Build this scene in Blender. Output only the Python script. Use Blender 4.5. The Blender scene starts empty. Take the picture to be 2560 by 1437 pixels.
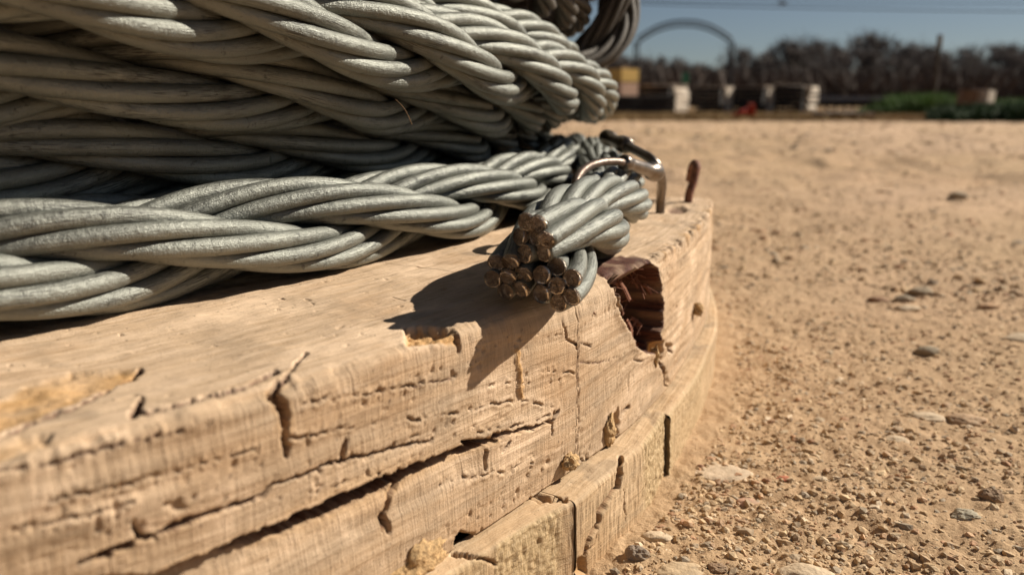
import bpy, math, random
import numpy as np
from math import radians as rad, pi, sin, cos, tan, atan2, sqrt
from mathutils import Vector

# ------------------------------------------------------------------ camera, sky, sun, exposure
S = bpy.context.scene
F = 2130.0                       # focal length in photo pixels (2560 wide)
PITCH = rad(12.2)
EYE = 0.090                      # camera height above the ground, metres
cam_d = bpy.data.cameras.new('camera')
cam = bpy.data.objects.new('camera', cam_d)
S.collection.objects.link(cam)
S.camera = cam
cam.location = (0, 0, EYE)
cam.rotation_euler = (pi / 2 - PITCH, 0, 0)
cam_d.sensor_width = 36.0
cam_d.lens = 36.0 * F / 2560.0
cam_d.clip_start = 0.005
cam_d.clip_end = 2000.0
cam_d.dof.use_dof = True
cam_d.dof.focus_distance = 0.165
cam_d.dof.aperture_fstop = 20.5
cam_d.dof.aperture_blades = 0

SUN_AZ, SUN_EL = rad(21), rad(34)          # azimuth from +X towards +Y
world = bpy.data.worlds.new('World')
S.world = world
world.use_nodes = True
wn, wl = world.node_tree.nodes, world.node_tree.links
wn.clear()
sky = wn.new('ShaderNodeTexSky')
sky.sky_type = 'NISHITA'
sky.sun_disc = False
sky.sun_elevation = SUN_EL
sky.sun_rotation = pi / 2 - SUN_AZ
sky.altitude = 0
sky.air_density = 0.8
sky.dust_density = 0.2
sky.ozone_density = 2.2
wbg = wn.new('ShaderNodeBackground')
wbg.inputs['Strength'].default_value = 0.05
wout = wn.new('ShaderNodeOutputWorld')
hs = wn.new('ShaderNodeHueSaturation')          # a slightly hazy, greyer sky than the clear-air model gives
hs.inputs['Saturation'].default_value = 0.84
hs.inputs['Value'].default_value = 0.62
wl.new(sky.outputs[0], hs.inputs['Color'])
wl.new(hs.outputs[0], wbg.inputs[0])
wl.new(wbg.outputs[0], wout.inputs[0])
sun_d = bpy.data.lights.new('sun', 'SUN')
sun_d.energy = 5.0
sun_d.angle = rad(0.5)
sun_d.color = (1.0, 0.93, 0.82)
sun = bpy.data.objects.new('sun', sun_d)
S.collection.objects.link(sun)
sdir = Vector((cos(SUN_EL) * cos(SUN_AZ), cos(SUN_EL) * sin(SUN_AZ), sin(SUN_EL)))
sun.rotation_euler = sdir.to_track_quat('Z', 'Y').to_euler()
S.view_settings.view_transform = 'Standard'
S.view_settings.look = 'None'
S.view_settings.exposure = 0.50
S.view_settings.gamma = 1.0
S.view_settings.use_curve_mapping = False

S.cycles.diffuse_bounces = 2
S.cycles.glossy_bounces = 2
S.cycles.max_bounces = 4
random.seed(7)
RNG = np.random.default_rng(11)

# ------------------------------------------------------------------ helpers
def P(px, py, Y):
    """world point seen at photo pixel (px, py) at horizontal distance Y (used to measure the place)"""
    a, b = (px - 1280) / F, -(py - 718.5) / F
    d = np.array([a, cos(PITCH) + b * sin(PITCH), -sin(PITCH) + b * cos(PITCH)])
    return np.array([0, 0, EYE]) + d * (Y / d[1])

def proj(X, Y, Z):
    f = Y * cos(PITCH) - (Z - EYE) * sin(PITCH)
    u = Y * sin(PITCH) + (Z - EYE) * cos(PITCH)
    f = np.where(f > 1e-3, f, 1e-3)
    return 1280 + F * X / f, 718.5 - F * u / f, f

def _h(ix, iy, seed):
    n = (ix.astype(np.int64) * 374761393 + iy.astype(np.int64) * 668265263 + seed * 974634777) & 0xFFFFFFFF
    n = ((n ^ (n >> 13)) * 1274126177) & 0xFFFFFFFF
    return ((n ^ (n >> 16)) & 0xFFFF) / 32767.5 - 1.0

def vn(x, y, seed=0):
    x0, y0 = np.floor(x), np.floor(y)
    fx, fy = x - x0, y - y0
    fx, fy = fx * fx * (3 - 2 * fx), fy * fy * (3 - 2 * fy)
    ix, iy = x0.astype(np.int64), y0.astype(np.int64)
    a, b = _h(ix, iy, seed), _h(ix + 1, iy, seed)
    c, d = _h(ix, iy + 1, seed), _h(ix + 1, iy + 1, seed)
    return (a * (1 - fx) + b * fx) * (1 - fy) + (c * (1 - fx) + d * fx) * fy

def fbm(x, y, o=4, seed=0, g=0.5):
    r, a = 0, 1.0
    for i in range(o):
        r = r + a * vn(x, y, seed + i * 17)
        x, y, a = x * 2.03 + 3.1, y * 2.03 + 1.7, a * g
    return r

def sstep(a, b, x):
    t = np.clip((x - a) / (b - a), 0, 1)
    return t * t * (3 - 2 * t)

def mesh(name, verts, faces, mats=(), smooth=True, uv=None, attrs=None, mat_idx=None):
    """faces: (n,3) or (n,4) int array, or a list of such arrays"""
    me = bpy.data.meshes.new(name)
    verts = np.asarray(verts, dtype=np.float32)
    fs = [np.asarray(f) for f in (faces if isinstance(faces, list) else [faces]) if len(f)]
    loops = np.concatenate([f.ravel() for f in fs]).astype(np.int32)
    tot = np.concatenate([np.full(len(f), f.shape[1]) for f in fs]).astype(np.int32)
    start = np.concatenate([[0], np.cumsum(tot)[:-1]]).astype(np.int32)
    me.vertices.add(len(verts)); me.vertices.foreach_set('co', verts.ravel())
    me.loops.add(len(loops)); me.loops.foreach_set('vertex_index', loops)
    me.polygons.add(len(tot)); me.polygons.foreach_set('loop_start', start)
    me.polygons.foreach_set('use_smooth', np.full(len(tot), bool(smooth)))
    for m in mats:
        me.materials.append(m)
    if mat_idx is not None:
        me.polygons.foreach_set('material_index', np.asarray(mat_idx, dtype=np.int32))
    if uv is not None:
        l = me.uv_layers.new(name='UVMap')
        l.data.foreach_set('uv', np.asarray(uv, dtype=np.float32)[loops].ravel())
    for k, v in (attrs or {}).items():
        at = me.attributes.new(k, 'FLOAT_COLOR', 'POINT')
        at.data.foreach_set('color', np.asarray(v, dtype=np.float32).ravel())
    me.update(calc_edges=True)
    me.validate()
    return me

def link(name, data, parent=None, label=None, cat=None, group=None, kind=None, loc=None):
    o = bpy.data.objects.new(name, data)
    S.collection.objects.link(o)
    if parent is not None:
        o.parent = parent
        o.matrix_parent_inverse.identity()
    for k, v in (('label', label), ('category', cat), ('group', group), ('kind', kind)):
        if v: o[k] = v
    if loc is not None: o.location = loc
    return o

def gridfaces(nu, nt, wrap=False):
    i = np.arange(nu - 1)[:, None]; j = np.arange(nt if wrap else nt - 1)[None, :]
    j2 = (j + 1) % nt
    return np.stack([i * nt + j, i * nt + j2, (i + 1) * nt + j2, (i + 1) * nt + j], -1).reshape(-1, 4)

class BM:
    """collects simple solids into one mesh"""
    def __init__(s): s.v, s.f = [], []
    def box(s, c, d, rz=0, ry=0, jit=0, taper=1.0):
        n = len(s.v)
        for z in (-1, 1):
            for y in (-1, 1):
                for x in (-1, 1):
                    t = taper if z > 0 else 1.0
                    p = [x * d[0] / 2 * t, y * d[1] / 2 * t, z * d[2] / 2]
                    p = [q + random.uniform(-jit, jit) for q in p]
                    p = [p[0] * cos(ry) + p[2] * sin(ry), p[1], -p[0] * sin(ry) + p[2] * cos(ry)]
                    p = [p[0] * cos(rz) - p[1] * sin(rz), p[0] * sin(rz) + p[1] * cos(rz), p[2]]
                    s.v.append([p[0] + c[0], p[1] + c[1], p[2] + c[2]])
        s.f += [[n + a for a in q] for q in ((0, 2, 3, 1), (4, 5, 7, 6), (0, 1, 5, 4), (2, 6, 7, 3), (0, 4, 6, 2), (1, 3, 7, 5))]
        return s
    def tube(s, pts, r, n=8):
        v, f = tube_arrays(np.array(pts, dtype=float), r, n)[:2]
        k = len(s.v); s.v += v.tolist(); s.f += (f + k).tolist()
        return s
    def build(s, name, mat, smooth=False, **kw):
        return link(name, mesh(name, s.v, np.array(s.f), [mat], smooth), **kw)

def frames(c, up=(0, 0, 1)):
    t = np.gradient(c, axis=0); t /= np.linalg.norm(t, axis=1)[:, None] + 1e-12
    up = np.array(up, dtype=float)
    n = np.cross(t, up); ln = np.linalg.norm(n, axis=1)
    if ln.min() > 0.3:
        n /= ln[:, None]
    else:                                   # rotation-minimising
        n0 = np.cross(t[0], (1, 0, 0) if ln[0] < 0.3 else up); n0 /= np.linalg.norm(n0)
        n = [n0]
        for i in range(1, len(c)):
            m = n[-1] - t[i] * np.dot(n[-1], t[i]); n.append(m / np.linalg.norm(m))
        n = np.array(n)
    b = np.cross(n, t)
    return t, n, b

def tube_arrays(c, r, n=8, cap=True):
    t, e1, e2 = frames(c)
    r = np.broadcast_to(np.asarray(r, dtype=float), (len(c),))
    a = np.linspace(0, 2 * pi, n, endpoint=False)
    v = c[:, None] + r[:, None, None] * (np.cos(a)[None, :, None] * e1[:, None] + np.sin(a)[None, :, None] * e2[:, None])
    f = gridfaces(len(c), n, True)
    v = v.reshape(-1, 3)
    if cap:
        k = len(v)
        v = np.vstack([v, c[0], c[-1]])
        j = np.arange(n); j2 = (j + 1) % n
        e = (len(c) - 1) * n
        f = np.vstack([f, np.stack([j2, j, np.full(n, k), np.full(n, k)], 1)[:, [0, 1, 2, 2]],
                       np.stack([e + j, e + j2, np.full(n, k + 1), np.full(n, k + 1)], 1)])
    return v, f

def spline(pts, ds):
    """Catmull-Rom through pts, resampled at spacing ds"""
    p = np.array(pts, dtype=float)
    q = np.vstack([2 * p[0] - p[1], p, 2 * p[-1] - p[-2]])
    out = []
    for i in range(1, len(q) - 2):
        u = np.linspace(0, 1, 60, endpoint=False)[:, None]
        a, b, c, d = q[i - 1], q[i], q[i + 1], q[i + 2]
        out.append(0.5 * ((2 * b) + (c - a) * u + (2 * a - 5 * b + 4 * c - d) * u ** 2 + (3 * b - a - 3 * c + d) * u ** 3))
    out = np.vstack(out + [q[-2][None]])
    L = np.concatenate([[0], np.cumsum(np.linalg.norm(np.diff(out, axis=0), axis=1))])
    n = max(2, int(L[-1] / ds))
    s = np.linspace(0, L[-1], n)
    return np.stack([np.interp(s, L, out[:, k]) for k in range(3)], 1), s

# ------------------------------------------------------------------ materials
class M:
    def __init__(s, name, rough=0.8, metal=0.0, spec=0.5):
        s.m = bpy.data.materials.new(name); s.m.use_nodes = True
        s.t = s.m.node_tree; s.b = s.t.nodes['Principled BSDF']
        s.b.inputs['Roughness'].default_value = rough
        s.b.inputs['Metallic'].default_value = metal
        s.b.inputs['Specular IOR Level'].default_value = spec
    def n(s, t, **k):
        o = s.t.nodes.new(t)
        for a, v in k.items(): setattr(o, a, v)
        return o
    def l(s, a, b): s.t.links.new(a, b)
    def coords(s, kind='Object', scale=(1, 1, 1)):
        c = s.n('ShaderNodeTexCoord'); mp = s.n('ShaderNodeMapping'); mp.inputs['Scale'].default_value = scale
        s.l(c.outputs[kind], mp.inputs['Vector']); return mp.outputs[0]
    def noise(s, vec, scale=1.0, detail=4, rough=0.55, dist=0.0):
        o = s.n('ShaderNodeTexNoise')
        o.inputs['Scale'].default_value = scale; o.inputs['Detail'].default_value = detail
        o.inputs['Roughness'].default_value = rough; o.inputs['Distortion'].default_value = dist
        s.l(vec, o.inputs['Vector']); return o.outputs['Fac']
    def ramp(s, fac, stops, interp='LINEAR'):
        r = s.n('ShaderNodeValToRGB'); r.color_ramp.interpolation = interp
        e = r.color_ramp.elements
        while len(e) < len(stops): e.new(0.5)
        for q, (p, c) in zip(e, stops):
            q.position = p; q.color = (*c, 1) if not isinstance(c, (int, float)) else (c, c, c, 1)
        s.l(fac, r.inputs[0]); return r.outputs[0]
    def mix(s, a, b, fac, mode='MIX'):
        o = s.n('ShaderNodeMix', data_type='RGBA', blend_type=mode)
        for sock, v in ((o.inputs[6], a), (o.inputs[7], b)):
            if hasattr(v, 'is_linked') or hasattr(v, 'links'): s.l(v, sock)
            else: sock.default_value = (*v, 1)
        if hasattr(fac, 'links'): s.l(fac, o.inputs[0])
        else: o.inputs[0].default_value = fac
        return o.outputs[2]
    def math(s, op, a, b=0.0):
        o = s.n('ShaderNodeMath', operation=op)
        for sock, v in ((o.inputs[0], a), (o.inputs[1], b)):
            if hasattr(v, 'links'): s.l(v, sock)
            else: sock.default_value = v
        return o.outputs[0]
    def bump(s, h, dist, strength=1.0, prev=None):
        o = s.n('ShaderNodeBump'); o.inputs['Distance'].default_value = dist; o.inputs['Strength'].default_value = strength
        s.l(h, o.inputs['Height'])
        if prev is not None: s.l(prev, o.inputs['Normal'])
        return o.outputs[0]
    def attr(s, name):
        a = s.n('ShaderNodeAttribute', attribute_name=name)
        sp = s.n('ShaderNodeSeparateColor'); s.l(a.outputs['Color'], sp.inputs[0])
        return a.outputs['Color'], sp.outputs[0], sp.outputs[1], sp.outputs[2]
    def out(s, col=None, normal=None, rough=None):
        if col is not None:
            if hasattr(col, 'links'): s.l(col, s.b.inputs['Base Color'])
            else: s.b.inputs['Base Color'].default_value = (*col, 1)
        if normal is not None: s.l(normal, s.b.inputs['Normal'])
        if rough is not None: s.l(rough, s.b.inputs['Roughness'])
        return s.m

def plain(name, col, rough=0.85, metal=0.0, var=0.25, scale=3.0, bump=0.0):
    m = M(name, rough, metal)
    v = m.coords()
    n = m.noise(v, scale, 5)
    c = m.mix([q * (1 - var) for q in col], [min(1, q * (1 + var)) for q in col], m.ramp(n, [(0.3, 0.0), (0.7, 1.0)]))
    return m.out(c, m.bump(n, bump) if bump else None)

def mat_wire(name, tone, dark, metal=0.55, rough=0.42):
    """UV: u = metres along the wire, v = metres around it"""
    m = M(name, rough, metal)
    uv = m.coords('UV', (1, 1, 1))
    ob = m.coords('Object', (1, 1, 1))
    grain = m.noise(ob, 4200, 3, 0.6)
    patch = m.noise(ob, 75, 5, 0.6)
    big = m.noise(ob, 22, 3, 0.5)
    streak = m.noise(m.coords('UV', (260, 4600, 1)), 1, 3, 0.6)
    scuff = m.ramp(m.noise(m.coords('UV', (45, 160, 1)), 1, 3, 0.5), [(0.50, 0.0), (0.60, 1.0)])
    col = m.mix([q * 0.80 for q in tone], [q * 1.18 for q in tone], m.ramp(patch, [(0.30, 0.0), (0.70, 1.0)]))
    col = m.mix(col, [q * 0.78 for q in tone], m.ramp(big, [(0.50, 0.0), (0.72, 0.8)]))
    lines = m.math('MULTIPLY', scuff, m.ramp(streak, [(0.40, 1.0), (0.50, 0.0)]))
    col = m.mix(col, dark, m.math('MULTIPLY', lines, 0.8))
    bright = m.math('MULTIPLY', scuff, m.ramp(streak, [(0.60, 0.0), (0.66, 1.0)]))
    col = m.mix(col, [min(1, q * 1.7) for q in tone], m.math('MULTIPLY', bright, 0.55))
    spots = m.ramp(m.noise(ob, 420, 3, 0.7), [(0.62, 0.0), (0.70, 1.0)])
    col = m.mix(col, [q * 0.5 for q in dark], m.math('MULTIPLY', spots, 0.55))
    nb = m.bump(grain, 0.00013, 0.8)
    nb = m.bump(streak, 0.00018, 0.7, nb)
    nb = m.bump(m.noise(ob, 650, 4, 0.65), 0.00040, 0.8, nb)
    r = m.ramp(grain, [(0.3, rough - 0.1), (0.7, rough + 0.14)])
    return m.out(col, nb, r)

MW = mat_wire('galvanized_wire', (0.215, 0.217, 0.184), (0.04, 0.038, 0.034), 0.5, 0.44)
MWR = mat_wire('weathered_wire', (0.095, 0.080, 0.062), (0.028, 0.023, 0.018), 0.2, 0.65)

def mat_cut():
    m = M('sheared_steel', 0.20, 0.85)
    ob = m.coords('Object')
    n = m.noise(ob, 900, 4, 0.6)
    col = m.ramp(n, [(0.25, (0.19, 0.13, 0.085)), (0.5, (0.34, 0.26, 0.19)), (0.75, (0.60, 0.52, 0.43))])
    nb = m.bump(m.noise(m.coords('Object', (600, 2600, 5200)), 1, 3, 0.6), 0.0008, 1.0)
    return m.out(col, m.bump(n, 0.0003, 0.8, nb))
MCUT = mat_cut()
MBURR = plain('bright_sheared_lip', (0.72, 0.62, 0.50), 0.16, 1.0, 0.35, 1200, 0.0004)

def mat_wood(name, tan, grey, light, sandy=0.0):
    """UV in metres: u round the rim, v down the profile; 'mask' R fresh orange wood, G rot (decay plus painted shade in hollows), B dirt"""
    m = M(name, 0.78, 0.0, 0.25)
    _, fresh, rot_shade, dirt = m.attr('mask')
    _, face, rough_, _ = m.attr('zone')
    ring = m.noise(m.coords('UV', (14, 330, 1)), 1, 5, 0.55, 0.6)
    ring2 = m.noise(m.coords('UV', (30, 1300, 1)), 1, 3, 0.6, 0.4)
    fibre = m.noise(m.coords('UV', (3000, 110, 1)), 1, 4, 0.6)
    fibre2 = m.noise(m.coords('UV', (900, 60, 1)), 1, 3, 0.6)
    blot = m.noise(m.coords('UV', (24, 34, 1)), 1, 5, 0.6)
    fine = m.noise(m.coords('UV', (2600, 2600, 1)), 1, 3, 0.65)
    # long streaks of the sawn top surface, running at an angle to the rim
    tc = m.n('ShaderNodeTexCoord'); mp = m.n('ShaderNodeMapping')
    mp.inputs['Rotation'].default_value = (0, 0, rad(-24)); mp.inputs['Scale'].default_value = (55, 900, 1)
    m.l(tc.outputs['UV'], mp.inputs['Vector'])
    top = m.noise(mp.outputs[0], 1, 5, 0.6, 0.3)
    col = m.mix(tan, grey, m.ramp(ring, [(0.42, 0.0), (0.62, 0.6)]))
    col = m.mix(col, light, m.math('MULTIPLY', m.ramp(fibre, [(0.45, 0.0), (0.7, 0.45)]), face))
    col = m.mix(col, [q * 0.72 for q in grey], m.math('MULTIPLY', m.ramp(fibre, [(0.30, 1.0), (0.44, 0.0)]), m.math('MULTIPLY', face, 0.5)))
    topc = m.mix([q * 0.96 for q in tan], light, m.ramp(top, [(0.35, 0.0), (0.65, 0.9)]))
    topc = m.mix(topc, [q * 0.7 for q in grey], m.ramp(top, [(0.20, 0.7), (0.36, 0.0)]))
    col = m.mix(topc, col, face)
    col = m.mix(col, [tan[0] * 0.86, tan[1] * 0.70, tan[2] * 0.52], m.ramp(blot, [(0.50, 0.0), (0.75, 0.55)]))
    col = m.mix(col, [q * 0.75 for q in grey], m.ramp(m.noise(m.coords('UV', (60, 20, 1)), 1, 4, 0.6), [(0.56, 0.0), (0.74, 0.55)]))
    dust = m.ramp(m.noise(m.coords('UV', (38, 70, 1)), 1, 6, 0.7), [(0.50, 0.0), (0.66, 0.7)])
    col = m.mix(col, [min(1, q * 1.22) for q in light], dust)
    fleck = m.ramp(m.noise(m.coords('UV', (420, 640, 1)), 1, 4, 0.75), [(0.66, 0.0), (0.71, 1.0)])
    col = m.mix(col, (0.12, 0.075, 0.045), m.math('MULTIPLY', fleck, 0.6))
    spk = m.ramp(m.noise(m.coords('UV', (1100, 800, 1)), 1, 2, 0.5), [(0.68, 0.0), (0.73, 1.0)])
    col = m.mix(col, (0.10, 0.06, 0.035), m.math('MULTIPLY', spk, 0.65))
    if sandy:
        gr = m.noise(m.coords('UV', (900, 900, 1)), 1, 4, 0.7)
        sc = m.ramp(gr, [(0.3, (0.38, 0.26, 0.13)), (0.5, (0.52, 0.365, 0.20)), (0.7, (0.68, 0.51, 0.31))])
        col = m.mix(col, sc, rough_)
    col = m.mix(col, m.ramp(fine, [(0.3, (0.42, 0.20, 0.06)), (0.7, (0.66, 0.40, 0.16))]), fresh)
    col = m.mix(col, m.ramp(fine, [(0.3, (0.030, 0.010, 0.007)), (0.7, (0.15, 0.050, 0.026))]), rot_shade)  # red-brown decay, also laid into hollows as painted shade
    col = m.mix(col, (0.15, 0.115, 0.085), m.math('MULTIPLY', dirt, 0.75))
    col = m.mix(col, (0.90, 0.90, 0.88), 1.0, 'MULTIPLY')
    nb = m.bump(m.math('MULTIPLY', fibre, face), 0.00032, 0.65)
    nb = m.bump(m.math('MULTIPLY', fibre2, face), 0.00018, 0.15, nb)
    nb = m.bump(ring2, 0.00025, 0.5, nb)
    nb = m.bump(ring, 0.0004, 0.5, nb)
    nb = m.bump(top, 0.0004, 0.5, nb)
    nb = m.bump(fine, 0.00022, 0.6, nb)
    return m.out(col, nb)
MWOOD = mat_wood('weathered_timber', (0.55, 0.375, 0.23), (0.34, 0.245, 0.16), (0.72, 0.525, 0.36))
MWOOD2 = mat_wood('weathered_timber_sandy', (0.55, 0.37, 0.21), (0.40, 0.285, 0.175), (0.68, 0.49, 0.31), 1.0)

# ------------------------------------------------------------------ the reel: measures (metres)
CX, CY, RAD = -0.369, 0.401, 0.451
ZT, ZM = 0.055, 0.017                       # top of the upper boards, top of the lower boards

def theta_of(px, r=RAD):
    """angle on the reel's circle of radius r of the near hit of the sight line through column px"""
    m_ = (px - 1280) / F / cos(PITCH) * 1.0
    a, b, c = 1 + m_ * m_, -2 * (CX * m_ + CY), CX * CX + CY * CY - r * r
    t = (-b - sqrt(max(0, b * b - 4 * a * c))) / (2 * a)
    return atan2(t - CY, m_ * t - CX)

def polyd(px, py, pts):
    """distance (px) to a polyline and the interpolated third value"""
    best = np.full(px.shape, 1e9); w = np.zeros(px.shape)
    for (x0, y0, w0), (x1, y1, w1) in zip(pts[:-1], pts[1:]):
        dx, dy = x1 - x0, y1 - y0
        t = np.clip(((px - x0) * dx + (py - y0) * dy) / (dx * dx + dy * dy + 1e-9), 0, 1)
        d = np.hypot(px - x0 - t * dx, py - y0 - t * dy)
        k = d < best
        best = np.where(k, d, best); w = np.where(k, w0 + t * (w1 - w0), w)
    return best, w

def polyin(px, py, pts):
    """signed distance (px) to a closed polygon, positive inside"""
    c = [(x, y, 0) for x, y in pts] + [(pts[0][0], pts[0][1], 0)]
    d, _ = polyd(px, py, c)
    ins = np.zeros(px.shape, bool)
    for (x0, y0, _a), (x1, y1, _b) in zip(c[:-1], c[1:]):
        k = ((y0 > py) != (y1 > py)) & (px < (x1 - x0) * (py - y0) / (y1 - y0 + 1e-9) + x0)
        ins ^= k
    return np.where(ins, d, -d)

# cracks seen in the rim: points (column, row, half width mm), depth mm
CRACKS = [
    ([(1395, 1028, .25), (1380, 1050, .35), (1340, 1066, .3), (1290, 1078, .4), (1235, 1092, .6)], 3.0),
    ([(1235, 1100, .5), (1180, 1118, .8), (1120, 1140, .9), (1050, 1170, 1.1), (960, 1212, 1.4), (880, 1248, 1.5), (790, 1285, 1.3), (700, 1325, 1.1), (620, 1352, .8), (560, 1372, .5), (480, 1402, .45), (400, 1437, .35)], 12.0),
    ([(693, 955, .6), (690, 985, .8), (705, 1010, .7), (713, 1050, .6), (712, 1095, .45), (716, 1142, .2)], 5.0),
    ([(762, 880, .22), (735, 915, .18), (700, 955, .3)], 1.0),
    ([(862, 1095, .15), (855, 1130, .32), (852, 1160, .2)], 2.5),
    ([(975, 1330, .3), (968, 1290, .4), (990, 1240, .35), (1015, 1200, .2)], 3.0),
    ([(962, 1325, .25), (965, 1290, .3)], 2.0),
    ([(1020, 1110, .0), (1300, 1060, .0)], 0.0),
    ([(1300, 1080, .35), (1318, 1066, .2)], 2.0), ([(1385, 1030, .2), (1378, 1085, .12)], 1.2),
    ([(1270, 1105, .25), (1255, 1130, .15)], 1.5), ([(1217, 1130, .3), (1215, 1175, .18)], 1.6),
    ([(330, 1300, .2), (350, 1345, .35), (400, 1335, .35), (470, 1302, .5), (500, 1290, .25), (540, 1278, .35), (590, 1262, .2), (640, 1245, .3), (668, 1225, .3), (680, 1208, .2), (750, 1190, .22), (820, 1160, .25), (900, 1142, .2), (1000, 1118, .15), (1080, 1098, .15)], 2.2),
    ([(200, 1405, .2), (260, 1385, .4), (330, 1358, .35)], 2.0),
    ([(0, 1175, .12), (120, 1165, .15), (200, 1140, .25), (300, 1112, .2), (460, 1078, .12)], 1.0),
    ([(330, 1035, .5), (345, 1005, .5), (352, 985, .25)], 1.3), ([(330, 1035, .3), (410, 1018, .2), (520, 985, .2), (600, 965, .25), (690, 925, .35)], 1.2),
    ([(0, 1090, .2), (60, 1060, .3), (180, 1015, .25), (350, 920, .3)], 1.0),
    ([(1448, 740, .06), (1446, 840, .07), (1444, 950, .10), (1446, 1030, .08), (1445, 1165, .08)], 0.5),
    ([(1020, 975, .1), (1080, 955, .1), (1130, 945, .15)], .5), ([(1140, 835, .2), (1150, 880, .3)], 1.5),
    ([(1412, 810, .1), (1418, 845, .18), (1435, 860, .22), (1440, 875, .15)], 1.0), ([(1452, 858, .15), (1478, 868, .2)], .8),
    ([(1445, 905, .1), (1475, 910, .2), (1560, 890, .0)], .5),
    ([(1540, 700, .25), (1540, 760, .25), (1560, 800, .25), (1580, 830, .3)], 1.6), ([(1495, 682, .2), (1520, 700, .2), (1536, 735, .25)], 1.4),
    ([(1585, 900, .15), (1604, 901, .2)], .8), ([(1650, 905, .25), (1665, 950, .35), (1672, 975, .3)], 1.4),
    ([(1540, 1055, .5), (1545, 1022, .3)], 2.5), ([(1560, 1030, .3), (1572, 1018, .4)], 1.5),
    ([(1455, 1150, .3), (1462, 1165, .3)], 2.0), ([(1665, 862, .3), (1680, 885, .3)], 1.2),
]
DOTTED = [[(1000, 1052), (1130, 1036), (1219, 1010), (1300, 1004), (1386, 1014)], [(1300, 934), (1375, 930), (1443, 938)], [(1225, 962), (1300, 958), (1400, 955)],
          [(700, 1098), (820, 1080), (960, 1052)], [(760, 1010), (900, 985), (1060, 962)], [(120, 1250), (300, 1212), (480, 1165), (640, 1125)], [(1190, 1080), (1290, 1060), (1370, 1040)],
          [(1100, 1215), (1200, 1190), (1330, 1160)], [(700, 1245), (860, 1205), (1010, 1165)], [(0, 1330), (150, 1300), (330, 1255)]]
CAVITY = [(1482, 652), (1530, 640), (1585, 641), (1630, 648), (1648, 690), (1653, 740), (1652, 800), (1646, 850), (1640, 880), (1612, 882), (1590, 868), (1574, 826), (1556, 790), (1545, 735), (1522, 700), (1494, 682)]
FRESH = [[(-30, 1010), (70, 960), (180, 925), (290, 915), (352, 914), (345, 940), (240, 975), (120, 1030), (-30, 1085)],
         [(-30, 1110), (60, 1080), (130, 1075), (120, 1100), (40, 1125), (-30, 1150)]]
NOTCH = [(1003, 812), (1045, 806), (1090, 812), (1132, 812), (1150, 850), (1148, 872), (1100, 862), (1050, 862), (1012, 862)]
DRIP = [(1283, 870), (1296, 862), (1303, 915), (1310, 970), (1312, 998), (1303, 1000), (1294, 970), (1288, 920)]

def profile_grid(ths, rows, rho, zt, zb, Rfun, rin=0.30):
    """rows: list of (part, t); returns X,Y,Z,NR,NZ,UV arrays of shape (rows, cols)"""
    T = ths[None, :]
    rh = rho(ths)[None, :]; R = Rfun(ths)[None, :]
    n = len(rows); sh = (n, len(ths))
    r = np.zeros(sh); z = np.zeros(sh); nr = np.zeros(sh); nz = np.zeros(sh); v = np.zeros(sh)
    for i, (k, t) in enumerate(rows):
        if k == 'top':
            r[i] = rin + (R - rh - rin) * t; z[i] = zt; nz[i] = 1; v[i] = -(R - rh - r[i]) - rh * pi / 4
        elif k == 'arc':
            a = t * pi / 2
            r[i] = R - rh + rh * sin(a); z[i] = zt - rh + rh * cos(a); nr[i] = sin(a); nz[i] = cos(a); v[i] = rh * (a - pi / 4)
        elif k == 'face':
            r[i] = R; z[i] = zt - rh + (zb - zt + rh) * t; nr[i] = 1; v[i] = rh * pi / 4 + (zt - rh - z[i])
        else:
            r[i] = R - 0.05 * t; z[i] = zb; nr[i] = 0; nz[i] = -1; v[i] = 0.05 + 0.05 * t
    return r, z, nr, nz, v

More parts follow.
